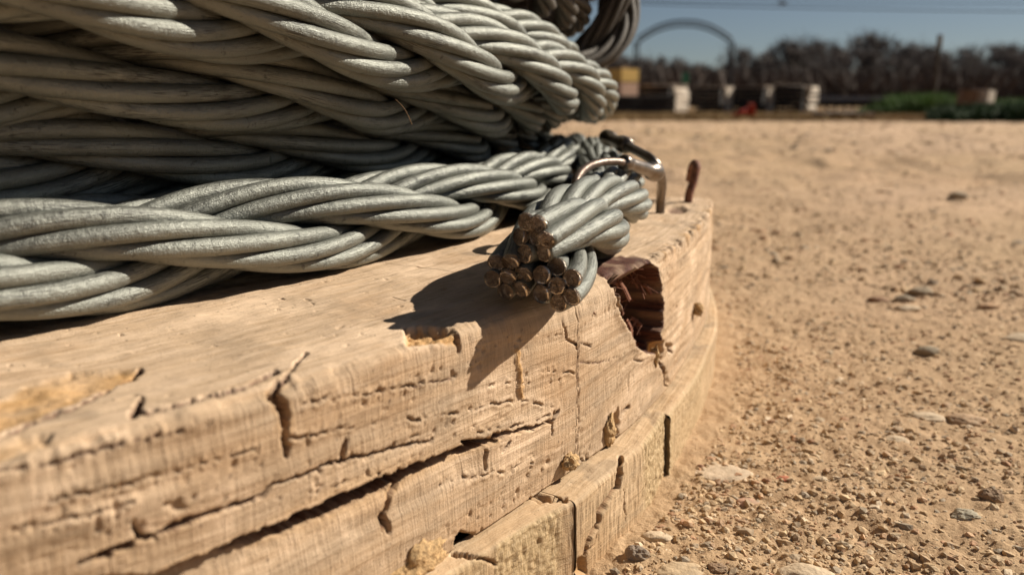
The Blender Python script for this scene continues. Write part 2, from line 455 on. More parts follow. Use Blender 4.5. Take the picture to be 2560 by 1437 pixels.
def board(name, parent, ths, zt, zb, Rfun, rho, mat, dispf, ntop, nface, dense_from, rin=0.30, label=None):
    rows = [('top', t) for t in np.linspace(0, dense_from, 8, endpoint=False)]
    rows += [('top', t) for t in np.linspace(dense_from, 1, ntop)]
    rows += [('arc', t) for t in np.linspace(0, 1, 9)[1:]]
    rows += [('face', t) for t in np.linspace(0, 1, nface)[1:]]
    rows += [('bot', t) for t in (0.02, 0.3, 1.0)]
    r, z, nr, nz, v = profile_grid(ths, rows, rho, zt, zb, Rfun, rin)
    T = np.broadcast_to(ths[None, :], r.shape)
    X, Y = CX + r * np.cos(T), CY + r * np.sin(T)
    s = RAD * T
    face = np.clip(nr, 0, 1)
    d, mask, rough = dispf(X, Y, z, s, v, face, nz)
    r2, z2 = r + nr * d, z + np.maximum(nz, 0) * d
    # close the two ends (butt joints): pull first and last columns in
    X, Y = CX + r2 * np.cos(T), CY + r2 * np.sin(T)
    nu, nt = r.shape
    V = np.stack([X, Y, z2], -1).reshape(-1, 3)
    faces = gridfaces(nu, nt)[:, ::-1]
    k = len(V)
    ends = []
    extra = []
    for j in (0, nt - 1):                    # end walls down to a low inner edge
        col = np.arange(nu) * nt + j
        base = V[col].copy()
        th = ths[j]
        ins = 0.004 / 0.45 * (1 if j == 0 else -1)
        inner = np.stack([CX + (r2[:, j] - 0.004 * face[:, j]) * cos(th + ins), CY + (r2[:, j] - 0.004 * face[:, j]) * sin(th + ins), z2[:, j] - 0.004 * np.maximum(nz[:, j], 0)], -1)
        extra.append(inner)
        idx = k + np.arange(nu); k += nu
        q = np.stack([col[:-1], col[1:], idx[1:], idx[:-1]], 1)
        ends.append(q if j else q[:, ::-1])
    V = np.vstack([V] + extra)
    n2 = 2 * nu
    uv = np.stack([s, v], -1).reshape(-1, 2)
    uv = np.vstack([uv, uv[:nu], uv[:nu]])
    zone = np.stack([face, rough, face * 0, face * 0 + 1], -1).reshape(-1, 4)
    zone = np.vstack([zone, zone[:n2]])
    mask = np.clip(mask, 0, 1).reshape(-1, 4); mask = np.vstack([mask, mask[:n2] * 0])
    me = mesh(name, V, [faces] + ends, [mat], True, uv, {'mask': mask, 'zone': zone})
    o = link(name, me, parent=parent, label=label)
    return o

def upper_disp(X, Y, Z, s, v, face, nz):
    px, py, dep = proj(X, Y, Z)
    m = dep / F                                     # metres per pixel
    wob = 4 * vn(px / 16, py / 16, 3) + 1.3 * vn(px / 5, py / 5, 4) + 0.8 * vn(px / 2.2, py / 2.2, 14)
    wob2 = 4 * vn(px / 16, py / 16, 5) + 1.3 * vn(px / 5, py / 5, 6) + 0.8 * vn(px / 2.2, py / 2.2, 16)
    qx, qy = px + wob, py + wob2
    d = np.zeros_like(X)
    vv = v + 0.0022 * fbm(s * 22, v * 40, 3, 21) + 0.004 * np.exp(-(((px - 1590) / 90) ** 2 + ((py - 930) / 90) ** 2))
    # growth layers: ridges running along the rim
    lay = fbm(s * 26, vv * 430, 4, 31, 0.55)
    d += face * 0.00022 * lay
    step = vn(s * 5, vv * 170, 33)
    d += face * 0.00022 * step
    edgy = np.abs(fbm(s * 60, vv * 210, 5, 35, 0.6))
    brk = sstep(0.10, 0.0, edgy) * sstep(0.0, 0.5, vn(s * 90, vv * 60, 36) + 0.2)
    d -= face * 0.00022 * brk
    pit = sstep(0.62, 0.85, vn(s * 1100, vv * 900, 38)) * sstep(-0.1, 0.5, vn(s * 20, vv * 200, 39))
    d -= face * 0.0005 * pit
    d += face * 0.00004 * fbm(s * 1500, v * 260, 2, 41)
    # warped, hollowed top
    d += (1 - face) * (0.00022 * fbm(s * 120 + v * 60, v * 350 - s * 120, 4, 43) + 0.0005 * vn(s * 30, v * 40, 44))
    d -= (1 - face) * 0.0005 * sstep(0.86, 0.97, vn(s * 700, v * 700, 47))
    # ragged arris on the right, chipped on the left
    arris = np.exp(-((v) / 0.0022) ** 2)
    rg = sstep(1560, 1680, px)
    d -= arris * (0.0004 + 0.0008 * rg) * np.clip(fbm(s * 230, v * 90, 5, 51, 0.7) + 0.1, 0, 1.1)
    lf = sstep(1150, 300, px)
    d -= arris * lf * 0.0014 * np.clip(fbm(s * 45, v * 300, 5, 52, 0.6) + 0.15, 0, 1.2)
    # low lip: below the shake the boards' lower tongue stands back, then forward
    sh = [(1235, 1100, 0), (1050, 1170, 0), (880, 1248, 0), (700, 1325, 0), (560, 1380, 0), (400, 1437, 0)]
    dd, _ = polyd(qx, qy, sh)
    line = np.interp(px, [400, 560, 700, 880, 1050, 1235], [1437, 1380, 1325, 1248, 1170, 1100])
    below = (py > line) & (px < 1240)
    d += np.where(below, -0.0022 * np.exp(-dd / 70.0) * sstep(1240, 1150, px), 0) * face
    mask = np.zeros(X.shape + (4,)); mask[..., 3] = 1
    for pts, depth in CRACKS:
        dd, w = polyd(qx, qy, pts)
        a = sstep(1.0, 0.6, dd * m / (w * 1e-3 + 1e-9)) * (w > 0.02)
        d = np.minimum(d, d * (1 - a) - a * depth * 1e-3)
        mask[..., 1] = np.maximum(mask[..., 1], 0.75 * sstep(1.15, 0.8, dd * m / (w * 1e-3 + 1e-9)) * (w > 0.02))  # crack insides tinted dark brown: weathering plus painted shade
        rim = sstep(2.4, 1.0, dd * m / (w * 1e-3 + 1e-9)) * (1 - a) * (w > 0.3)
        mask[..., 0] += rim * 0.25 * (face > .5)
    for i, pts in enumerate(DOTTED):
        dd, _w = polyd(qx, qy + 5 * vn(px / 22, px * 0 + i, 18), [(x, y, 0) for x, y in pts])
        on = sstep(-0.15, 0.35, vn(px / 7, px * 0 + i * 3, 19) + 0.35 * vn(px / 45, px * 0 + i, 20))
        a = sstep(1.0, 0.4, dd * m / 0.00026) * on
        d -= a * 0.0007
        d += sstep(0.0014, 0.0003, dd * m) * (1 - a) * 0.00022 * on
        mask[..., 1] = np.maximum(mask[..., 1], 0.25 * a)  # short splits get a fainter coat of the same painted shade
    # rotten cavity under the arris
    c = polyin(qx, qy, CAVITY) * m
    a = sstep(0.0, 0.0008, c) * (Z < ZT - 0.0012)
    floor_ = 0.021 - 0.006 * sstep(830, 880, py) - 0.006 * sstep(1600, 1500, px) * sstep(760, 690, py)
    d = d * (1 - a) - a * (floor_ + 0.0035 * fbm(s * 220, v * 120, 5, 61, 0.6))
    mask[..., 1] = np.maximum(mask[..., 1], sstep(-0.0004, 0.0, c) * (0.95 + 0.3 * fbm(s * 300, v * 300, 2, 63)))  # rotten red, made darker so the sunlit hollow looks shaded
    lip = sstep(-0.0022, -0.0003, c) * (c < 0)
    d += lip * 0.0005 * face
    # little hole of orange rot below it
    for poly, dp, fr in (([(1632, 855), (1655, 850), (1658, 880), (1650, 910), (1634, 905)], 3.0, 1.0),
                         ([(1664, 855), (1680, 856), (1682, 880), (1668, 890)], 1.6, 0.15),
                         ([(1536, 1030), (1552, 1025), (1556, 1060), (1540, 1110), (1514, 1120), (1512, 1065)], 2.2, 0.9),
                         ([(1660, 925), (1672, 930), (1678, 960), (1668, 965)], 1.0, 0.1),
                         ([(1152, 1328), (1180, 1330), (1196, 1352), (1165, 1372), (1140, 1370), (1135, 1350)], 5.0, 0.3),
                         ([(1150, 1098), (1225, 1092), (1232, 1108), (1205, 1118), (1160, 1122)], 3.0, 0.35)):
        c = polyin(qx, qy, poly) * m
        a = sstep(0.0, 0.0008, c)
        d = d * (1 - a) - a * (dp * 1e-3 + 0.0004 * fbm(s * 500, v * 500, 2, 71))
        mask[..., 0] = np.maximum(mask[..., 0], fr * a)
    for poly in FRESH:
        c = polyin(qx, qy, poly) * m
        a = sstep(-0.0002, 0.0006, c)
        d -= a * (0.0004 + 0.0004 * fbm(s * 150, v * 250, 5, 72, 0.6))
        mask[..., 0] = np.maximum(mask[..., 0], a * (0.62 + 0.35 * fbm(s * 120, v * 200, 3, 73)))
    c = polyin(qx, qy, NOTCH) * m
    a = sstep(0.0, 0.0007, c)
    d -= a * (0.0009 + 0.0006 * sstep(850, 815, py) + 0.0005 * fbm(s * 500, v * 500, 5, 74, 0.65))
    mask[..., 0] = np.maximum(mask[..., 0], 0.85 * a)
    c = polyin(qx, qy, DRIP) * m
    a = sstep(0.0, 0.0003, c)
    d += a * 0.0004 - a * 0.0003 * face * fbm(s * 1500, v * 260, 2, 41)
    mask[..., 0] = np.maximum(mask[..., 0], 0.75 * a)
    # nail hole / rusty stain on top near the clip
    c = np.hypot((px - 1692) / 2.6, (py - 524) / 0.75) * m
    a = sstep(0.0016, 0.0008, c) * (nz > .9)
    d -= a * 0.0012; mask[..., 1] = np.maximum(mask[..., 1], a * 0.7)
    mask[..., 0] = np.maximum(mask[..., 0], 0.55 * arris * rg * sstep(0.0, 0.6, vn(s * 300, v * 60, 75)))
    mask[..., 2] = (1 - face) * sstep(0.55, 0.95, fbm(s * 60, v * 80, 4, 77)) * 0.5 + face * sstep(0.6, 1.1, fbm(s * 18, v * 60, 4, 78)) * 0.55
    return d, mask, np.zeros_like(X)

def lower_disp(X, Y, Z, s, v, face, nz):
    px, py, dep = proj(X, Y, Z)
    m = dep / F
    qx, qy = px + 2.5 * vn(px / 9, py / 9, 3), py + 2.5 * vn(px / 9, py / 9, 5)
    d = face * (0.00015 * fbm(s * 1400, v * 260, 2, 81) + 0.0004 * vn(s * 40, v * 60, 82)) + (1 - face) * 0.00015 * fbm(s * 300, v * 300, 3, 83)
    rough = np.clip(sstep(1230, 1250, px) * sstep(1420, 1385, px) + sstep(1596, 1618, px) * sstep(1790, 1740, px) * (0.55 + 0.45 * (px < 1680)) + sstep(1240, 1200, px) * 0.6, 0, 1)
    rough = rough * sstep(0.25, 0.75, face)
    d += rough * 0.00018 * fbm(s * 900, v * 900, 3, 84, 0.7)
    mask = np.zeros(X.shape + (4,)); mask[..., 3] = 1
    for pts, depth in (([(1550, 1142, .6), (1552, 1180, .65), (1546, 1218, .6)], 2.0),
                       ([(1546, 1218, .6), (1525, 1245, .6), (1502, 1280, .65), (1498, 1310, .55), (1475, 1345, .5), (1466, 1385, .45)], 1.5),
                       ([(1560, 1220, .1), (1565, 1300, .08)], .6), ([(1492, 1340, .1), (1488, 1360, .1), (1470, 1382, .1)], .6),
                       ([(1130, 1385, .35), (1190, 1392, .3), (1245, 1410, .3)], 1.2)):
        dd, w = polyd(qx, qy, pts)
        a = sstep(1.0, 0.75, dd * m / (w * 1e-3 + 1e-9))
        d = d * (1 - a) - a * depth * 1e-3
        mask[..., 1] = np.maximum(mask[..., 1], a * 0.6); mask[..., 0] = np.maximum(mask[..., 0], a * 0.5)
    for poly, dp, fr, rt in (([(1442, 1390), (1470, 1388), (1472, 1437), (1438, 1437)], 1.5, .75, .2),
                             ([(1340, 1239), (1420, 1239), (1420, 1256), (1340, 1258)], 1.6, .45, .25)):
        c = polyin(qx, qy, poly) * m
        a = sstep(0.0, 0.0006, c)
        d = d * (1 - a) - a * dp * 1e-3
        mask[..., 0] = np.maximum(mask[..., 0], a * fr); mask[..., 1] = np.maximum(mask[..., 1], a * rt)
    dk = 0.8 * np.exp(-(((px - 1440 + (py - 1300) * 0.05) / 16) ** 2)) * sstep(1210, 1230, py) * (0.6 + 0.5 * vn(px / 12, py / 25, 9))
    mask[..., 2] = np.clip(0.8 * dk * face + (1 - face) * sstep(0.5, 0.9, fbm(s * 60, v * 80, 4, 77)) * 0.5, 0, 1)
    return d, mask, rough

reel = link('cable_reel', None, label='big round wooden cable reel lying flat, its splintered rim with a rotten hole', cat='cable reel', loc=(0, 0, 0))

def ths_mix(a, b, dens_a, dens_b, fine, coarse=rad(2.0)):
    """angles a..b, fine inside dens_a..dens_b"""
    out = []
    x = a
    while x < b:
        out.append(x)
        x += fine if dens_a <= x < dens_b else coarse
    out.append(b)
    return np.array(out)

def upper_R(th):
    return RAD + 0 * th + 0.0006 * np.sin(th * 23)
def upper_rho(th):
    # how far the arris is worn round; widest under the cable end
    c = theta_of(1440)
    return 0.0013 + 0.0052 * np.exp(-((th - c) / rad(3.4)) ** 2) + 0.0012 * np.exp(-((th - theta_of(600)) / rad(4)) ** 2)

TJ = theta_of(1447)
board('board', reel, ths_mix(rad(-110), TJ, rad(-49), TJ, 0.00030 / RAD), ZT, ZM + 0.0006, upper_R, upper_rho, MWOOD, upper_disp, 210, 125, 0.55)
board('board', reel, ths_mix(TJ + 0.0001, rad(-10.2), TJ, rad(-9), 0.00036 / RAD), ZT, ZM + 0.0006, upper_R, upper_rho, MWOOD, upper_disp, 150, 105, 0.5)
# back of the flange, out of sight
bb = lambda X, Y, Z, s, v, face, nz: (0.0003 * fbm(s * 80, v * 80, 2, 5), np.concatenate([np.zeros(X.shape + (3,)), np.ones(X.shape + (1,))], -1), np.zeros_like(X))
board('board', reel, np.linspace(rad(12), rad(249.7), 130), ZT, ZM + 0.0006, upper_R, lambda t: 0.003 + 0 * t, MWOOD, bb, 12, 8, 0.5)

def lowR(th, base, chord=None):
    r = base + 0 * th
    if chord:                                  # straight sawn end: flat facet between two angles
        t0, t1, rr = chord
        c = (t0 + t1) / 2
        flat = rr * cos((t1 - t0) / 2) / np.cos(np.clip(th - c, -1, 1))
        r = np.where((th >= t0) & (th <= t1), flat, r)
        r = np.where(th > t1, np.maximum(base, rr - (th - t1) * 0.05), r)
    return r
t1, t2, t3 = theta_of(1436, 0.4565), theta_of(1673, 0.455), theta_of(1785, 0.4538)
a1, a2 = t1, theta_of(1602, 0.4565)
low_rho = lambda t: 0.0012 + 0 * t
board('board', reel, ths_mix(rad(-110), t1, rad(-46), t1, 0.00040 / RAD), ZM, -0.02, lambda t: 0.4545 + 0.0030 * np.exp((t - t1) / 0.022), low_rho, MWOOD2, lower_disp, 26, 140, 0.93, 0.40)
board('board', reel, ths_mix(t1 + 0.0003, t2, t1, t2, 0.00026 / RAD), ZM, -0.02, lambda t: lowR(t, 0.4545, (a1, a2, 0.4578)), low_rho, MWOOD2, lower_disp, 26, 140, 0.93, 0.40)
board('board', reel, ths_mix(t2 + 0.0014, rad(45), t2, rad(-8), 0.0005 / RAD), ZM - 0.0008, -0.02, lambda t: 0.4546 + 0.0019 * np.exp(-(t - t2) / 0.06), low_rho, MWOOD2, lower_disp, 26, 140, 0.93, 0.40)
board('board', reel, np.linspace(rad(45.3), rad(249.7), 120), ZM, -0.02, lambda t: lowR(t, 0.4548), low_rho, MWOOD2, bb, 8, 8, 0.9, 0.40)
# drum the cable is wound on
MDRUM = plain('drum_timber', (0.10, 0.065, 0.04), 0.9, 0, 0.3, 30)
dv, df = [], []
n = 96
a = np.linspace(0, 2 * pi, n, endpoint=False)
prof = [(0.02, 0.054), (0.345, 0.054), (0.345, 0.62), (0.02, 0.62)]
dv = np.concatenate([np.stack([CX + r * np.cos(a), CY + r * np.sin(a), np.full(n, z)], 1) for r, z in prof])
link('drum', mesh('drum', dv, gridfaces(len(prof), n, True)[:, ::-1], [MDRUM]), parent=reel)
tf = np.concatenate([np.stack([CX + r * np.cos(a), CY + r * np.sin(a), np.full(n, z)], 1) for r, z in ((0.02, 0.58), (0.451, 0.58), (0.451, 0.655), (0.02, 0.655))])
link('top_flange', mesh('top_flange', tf, gridfaces(4, n, True)[:, ::-1], [MDRUM], False), parent=reel)

# ------------------------------------------------------------------ cable
WR = 0.00163            # wire radius
def rope(parent, pts, lay=0.148, anchor=None, phase=-90.0, mat=None, ds=0.0014, sides=12, core=False, part='strand',
         cut=False, sub=True, size=1.0, seed=0):
    """three strands of six wires (plus core) laid round the spline pts; strands are parts, wires sub-parts"""
    mat = mat or MW
    rs = random.Random(seed)
    c, s = spline(pts, ds)
    s0 = s[np.argmin(np.linalg.norm(c - np.array(anchor), axis=1))] if anchor is not None else 0.0
    T, N, B = frames(c)
    lw = lay * 0.76
    Rs = 0.00552 * size
    for k in range(3):
        ph = rad(phase) + k * 2 * pi / 3 - 2 * pi * (s - s0) / lay + 0.10 * np.sin(s * 31 + k * 2 + seed)
        rr = Rs * (1 + (-0.02 * np.exp(-s / 0.010) if cut else 0) + 0.03 * np.sin(s * 55 + k + seed))
        sc = c + (rr * np.cos(ph))[:, None] * N + (rr * np.sin(ph))[:, None] * B
        t, e1, e2 = frames(sc)
        holder = parent
        if sub:
            holder = link(part, None, parent=parent)
        wires = list(range(6)) + ([6] if core else [])
        for i in wires:
            psi = rs.uniform(-.04, .04) + i * pi / 3 + k * 1.3 + 2 * pi * (s - s0) / lw
            q = 0 if i == 6 else 0.00325 * size * (1 + 0.02 * np.sin(s * 90 + i * 2 + k))
            wc = sc + (q * np.cos(psi))[:, None] * e1 + (q * np.sin(psi))[:, None] * e2
            j0 = 0
            if cut:
                j0 = rs.choice([0, 0, 0, 1])
                wc = wc[j0:]
            v, f, uv, mi = wire_arrays(wc, WR * size, sides if i < 6 else 8, cut, rs, s[j0:])
            me = mesh('wire', v, f, [mat, MCUT, MBURR] if cut else [mat], True, uv, None, mi)
            link('wire', me, parent=holder)

def wire_arrays(c, r, n, cut, rs, s):
    t, e1, e2 = frames(c)
    a = np.linspace(0, 2 * pi, n, endpoint=False)
    ov = 1 + 0.012 * np.sin(s * 140 + rs.uniform(0, 6)) + (0.07 * np.exp(-s / 0.006) if cut else 0)
    v = c[:, None] + r * ov[:, None, None] * (np.cos(a)[None, :, None] * e1[:, None] + np.sin(a)[None, :, None] * e2[:, None])
    L = len(c)
    off = rs.uniform(0, 1)
    uv = np.stack([np.broadcast_to(s[:, None] + off, (L, n)), np.broadcast_to((np.abs(a - pi) * r)[None, :], (L, n)) + off], -1).reshape(-1, 2)
    v = v.reshape(-1, 3)
    f = gridfaces(L, n, True)
    mi = [0] * len(f)
    if cut:                                     # sheared end: bevelled rim, a step across the face, burrs
        base = c[0]; T = t[0]
        da = rs.uniform(0.6, 1.2); off_ = rs.uniform(-.25, .25)
        rings = [0.98, 0.90, 0.72, 0.54, 0.36, 0.18, 0.03]
        dep = [0.00012, 0.00022] + [0.00023] * 5
        tilt = np.array([rs.uniform(-.7, .7), rs.uniform(-.7, .7)]); sqx, sqy = rs.uniform(.86, 1.02), rs.uniform(.9, 1.04)
        vs = []
        for q, dz in zip(rings, dep):
            x, y = q * np.cos(a) * (sqx if q < .95 else 1), q * np.sin(a) * (sqy if q < .95 else 1)
            h = dz + r * (tilt[0] * x + tilt[1] * y) * 0.55
            h = h + 0.00034 * np.tanh((x * cos(da) + y * sin(da) - off_) * 9) + 0.00006 * np.sin(a * 3 + q * 9)
            vs.append(base[None] + r * (x[:, None] * e1[0] + y[:, None] * e2[0]) - h[:, None] * T[None])
        k = len(v)
        v = np.vstack([v] + vs)
        j = np.arange(n); j2 = (j + 1) % n
        prev = np.arange(n)
        fs = [f]
        for q in range(len(rings)):
            cur = k + q * n + np.arange(n)
            fs.append(np.stack([prev[j2], prev[j], cur[j], cur[j2]], 1)); mi += [2 if q == 1 and (w_ + int(da * 9)) % n < n * .55 else 1 for w_ in range(n)]
            prev = cur
        uv = np.vstack([uv, np.zeros((n * len(rings), 2))])
        f = np.vstack(fs)
    return v, f, uv, mi

def polar(lst):
    return [(CX + r * cos(rad(t)), CY + r * sin(rad(t)), z) for t, r, z in lst]
def at(px, r, z):
    t = theta_of(px, r)
    return (CX + r * cos(t), CY + r * sin(t), z)

coil = link('wire_rope_coil', None, label='coil of thick grey three-strand wire rope stacked in turns on the reel, mostly in shade', cat='wire rope')
TURNS = [
    # main lit turn
    dict(p=[(-115, .406, .112), (-80, .406, .112), (-60, .406, .1112), (-45, .406, .1095), (-39, .406, .1075), (-33, .405, .1035), (-25, .405, .0995), (-16, .405, .0955), (-7, .404, .092), (10, .40, .09), (50, .40, .09)], a=at(997, .405, .1), seed=1),
    dict(p=[(-115, .387, .125), (-50, .388, .120), (-35, .390, .113), (-20, .394, .107), (-5, .392, .101), (10, .39, .10), (50, .39, .10)], a=at(1200, .395, .1), seed=2),
    dict(p=[(-115, .391, .096), (-60, .391, .096), (-40, .390, .0955), (-30, .389, .0925), (-15, .387, .089), (10, .38, .088), (50, .38, .088)], a=at(600, .389, .09), seed=3, lay=.152),
    dict(p=[(-115, .378, .083), (-60, .378, .083), (-30, .376, .081), (-10, .372, .080), (10, .37, .080), (50, .37, .080)], a=at(700, .376, .09), seed=4),
    dict(p=[(-115, .380, .0655), (-60, .380, .0655), (-30, .374, .0655), (-10, .370, .0655), (10, .37, .0655), (50, .37, .0655)], a=at(760, .376, .09), seed=5),
]
for i, t in enumerate(TURNS):
    holder = link('turn', None, parent=coil)
    rope(holder, polar(t['p']), t.get('lay', .148), t['a'], -90, MW, sub=False, ds=0.0018, seed=t['seed'])
UP = [
    dict(p=[(-115, .388, .140), (-60, .388, .137), (-30, .388, .133), (-10, .389, .130), (10, .39, .13), (50, .39, .13)], seed=6),
    dict(p=[(-115, .404, .155), (-60, .404, .153), (-30, .406, .150), (-10, .408, .148), (10, .40, .148), (50, .40, .148)], seed=7),
    dict(p=[(-115, .41, .175), (-60, .412, .173), (-30, .425, .168), (-10, .432, .166), (10, .43, .166), (50, .42, .167)], seed=8),  # this turn and the next: unseen, bulged out to shade the ropes below
    dict(p=[(-115, .42, .194), (-60, .42, .193), (-30, .438, .187), (-10, .448, .185), (10, .45, .186), (50, .44, .188)], seed=9),
]
for t in UP:
    holder = link('turn', None, parent=coil)
    rope(holder, polar(t['p']), .148, None, 20, MWR, sub=False, ds=0.003, sides=8, seed=t['seed'])

run = link('wire_rope_run', None, label='sunlit grey wire rope lying along the timber below the dark coil', cat='wire rope')
rope(run, polar([(-125, .40, .0655), (-80, .402, .0655), (-60, .404, .0665), (-48, .402, .0665), (-38, .398, .0657), (-30, .399, .0655), (-22, .398, .0655), (-10, .392, .0655), (8, .385, .0655), (45, .385, .0655)]),
     .154, at(905, .398, .065), -90, MW, ds=0.0014, sides=16, seed=12)

end = link('wire_rope_end', None, label='sawn-off end of three-strand wire rope with brown cut wire faces, poking over the timber rim', cat='wire rope')
rope(end, [(.0036, .1432, .0623), (.0066, .1500, .0632), (.0108, .162, .0648), (.0170, .187, .0645), (.0250, .217, .0640), (.0300, .245, .0640), (.0325, .285, .0645), (.0335, .33, .065), (.036, .38, .0655), (.030, .45, .0655), (.0, .52, .0655)],
     .150, None, 87, MW, ds=0.0010, sides=18, core=True, cut=True, size=0.96, seed=15)

loop = link('wire_rope_loop', None, label='dark brown twisted rope loop hanging down against the sky behind the coil', cat='wire rope')
rope(loop, [P(1480, -330, .41), P(1535, -180, .40), P(1556, -60, .395), P(1545, 30, .39), P(1513, 105, .385), P(1462, 160, .38), P(1400, 190, .372), P(1330, 205, .365)], .12, None, 0, MWR, ds=0.002, sides=8, seed=18)

# ------------------------------------------------------------------ wire clip, nails, clods on the timber
MSTEEL = M('dull_steel', 0.34, 0.9)
MSTEEL = MSTEEL.out(MSTEEL.ramp(MSTEEL.noise(MSTEEL.coords(), 160, 4), [(0.35, (0.13, 0.10, 0.075)), (0.65, (0.27, 0.225, 0.185))]),
                    MSTEEL.bump(MSTEEL.noise(MSTEEL.coords(), 900, 3), 0.0002, 0.4))
MRUST = M('rusty_steel', 0.75, 0.2)
MRUST = MRUST.out(MRUST.ramp(MRUST.noise(MRUST.coords(), 500, 4), [(0.35, (0.12, 0.045, 0.026)), (0.65, (0.26, 0.115, 0.065))]),
                  MRUST.bump(MRUST.noise(MRUST.coords(), 1500, 3), 0.0003, 0.8))

MARM = plain('tarnished_steel', (0.15, 0.11, 0.085), 0.45, 0.8, 0.35, 300, 0.0003)

def tube(name, pts, r, mat, parent=None, n=14, ds=0.0008, **kw):
    c, s = spline(pts, ds)
    rr = np.interp(np.linspace(0, 1, len(c)), np.linspace(0, 1, len(r)), r) if hasattr(r, '__len__') else r
    v, f = tube_arrays(c, rr, n)
    return link(name, mesh(name, v, f, [mat], True), parent=parent, **kw)

def lathe(name, p0, p1, prof, mat, parent, n=20):
    """prof: (t along p0..p1, radius)"""
    p0, p1 = np.array(p0), np.array(p1)
    c = np.array([p0 + (p1 - p0) * t for t, _ in prof])
    t = (p1 - p0) / np.linalg.norm(p1 - p0)
    e1 = np.cross(t, (0, 0, 1)); e1 /= np.linalg.norm(e1); e2 = np.cross(e1, t)
    a = np.linspace(0, 2 * pi, n, endpoint=False)
    r = np.array([q for _, q in prof])
    v = (c[:, None] + r[:, None, None] * (np.cos(a)[None, :, None] * e1 + np.sin(a)[None, :, None] * e2)).reshape(-1, 3)
    return link(name, mesh(name, v, gridfaces(len(prof), n, True), [mat], True), parent=parent)

clip = link('wire_clip', None, label='shiny steel wire hook clipped over the rope behind its cut end', cat='clip')
leg0 = P(1650, 528, .278)
leg0[2] = ZT - 0.002
tube('hook', [leg0, P(1652, 495, .2775), P(1655, 460, .272), P(1648, 425, .266), P(1630, 400, .266), P(1602, 383, .272), P(1572, 368, .281), P(1542, 354, .292), P(1515, 343, .305)], 0.00150, MSTEEL, clip)
tube('arm', [P(1438, 478, .205), P(1441, 448, .208), P(1460, 424, .214), P(1490, 409, .220), P(1525, 404, .224), P(1560, 408, .228), P(1600, 421, .240), P(1636, 434, .250)], 0.00108, MARM, clip)
lathe('ferrule', P(1557, 405, .2275), P(1645, 433, .253), [(0, .0008), (0, .0017), (.03, .0021), (.10, .0022), (.16, .0018), (.19, .0015), (.22, .0017), (.6, .0019), (.74, .0018), (.76, .0021), (.80, .0027), (.90, .0028), (.97, .0024), (1.0, .0017), (1.0, .0008)], MSTEEL, clip)
lathe('ferrule', P(1514, 343, .306), P(1570, 366, .282), [(0, .0008), (0, .0026), (.08, .0029), (.22, .0028), (.26, .0021), (.70, .0021), (.74, .0029), (.90, .0029), (1.0, .0022), (1.0, .0008)], MSTEEL, clip)

nail0 = P(1722, 492, .306)
tube('rusty_nail', [nail0 - np.array([0.0005, 0, .012]), nail0, P(1731, 462, .307), P(1739, 432, .308), P(1742, 416, .309), P(1737, 409, .313), P(1730, 420, .317), P(1724, 450, .320)], 0.00150, MRUST,
     label='bent rusty nail standing up at the far edge of the timber', cat='nail')
MSOIL = plain('ochre_clod', (0.47, 0.30, 0.14), 0.95, 0, 0.35, 900, 0.0006)

def clod(px, py, w, h, d, label, r=None, bury=0.35, name='mud_clod', cat='clod'):
    th = theta_of(px)
    for _ in range(3):
        X, Y = CX + RAD * cos(th), CY + RAD * sin(th)
        break
    p = P(px, py, Y)
    nrm = np.array([cos(th), sin(th), 0]); tan_ = np.array([-sin(th), cos(th), 0]); up = np.array([0, 0, 1.0])
    nu_, nt_ = 22, 36
    a, b = np.meshgrid(np.linspace(0.02, pi - 0.02, nu_), np.linspace(0, 2 * pi, nt_, endpoint=False), indexing='ij')
    sx, sy, sz = np.sin(a) * np.cos(b), np.sin(a) * np.sin(b), np.cos(a)
    k = 1 + 0.30 * fbm(sx * 2.4 + px, sy * 2.4 + sz * 2.1, 5, 5, 0.68) + 0.10 * vn(a * 9, b * 9 + px, 6)
    c = p + nrm * d * (0.5 - bury)
    V = c + (k * sx * w)[..., None] * tan_ + (k * sz * h)[..., None] * up + (k * sy * d)[..., None] * nrm
    me = mesh(name, V.reshape(-1, 3), gridfaces(nu_, nt_, True), [MSOIL], True)
    return link(name, me, label=label, cat=cat)
clod(1424, 1153, .0020, .0013, .0013, 'oval yellow clod stuck low on the rim beside the joint')
clod(1046, 1402, .0056, .0034, .0011, 'large golden clod at the bottom of the rim, left of the dark notch')
clod(1742, 773, .0021, .0018, .0016, 'small golden clod at the far right of the rim')
clod(1640, 893, .0011, .0024, .0010, 'thin orange crumb hanging in the hole below the rotten cavity', bury=0.9)
clod(1527, 1075, .0016, .0036, .0012, 'upright sandy clod filling a slot in the rim', bury=0.75)

# dry rotten fibres inside the cavity
MFIB = plain('rotten_fibre', (0.24, 0.10, 0.055), 0.95, 0, 0.4, 700)
fib = BM()
for i in range(280):
    px = random.uniform(1492, 1642); py = random.choice([random.uniform(640, 720), random.uniform(800, 880), random.uniform(650, 860)])
    if px > 1540 or py < 700:
        th = theta_of(px); rr = RAD - random.uniform(.003, .010)
        z0 = P(px, py, CY + RAD * sin(th))[2]
        if z0 > ZT - 0.003: z0 = ZT - random.uniform(.003, .006)
        c = np.array([CX + rr * cos(th), CY + rr * sin(th), z0])
        dd = np.array([random.gauss(0, 1), random.gauss(0, 1), random.gauss(-.3, 1.0)]) * 0.0011
        fib.tube([c, c + dd + np.array([0, 0, .0004]), c + dd * 1.9], 0.00008 + random.random() ** 3 * 0.00045, 4)
o = fib.build('rotten_fibres', MFIB, parent=reel); o['kind'] = 'stuff'

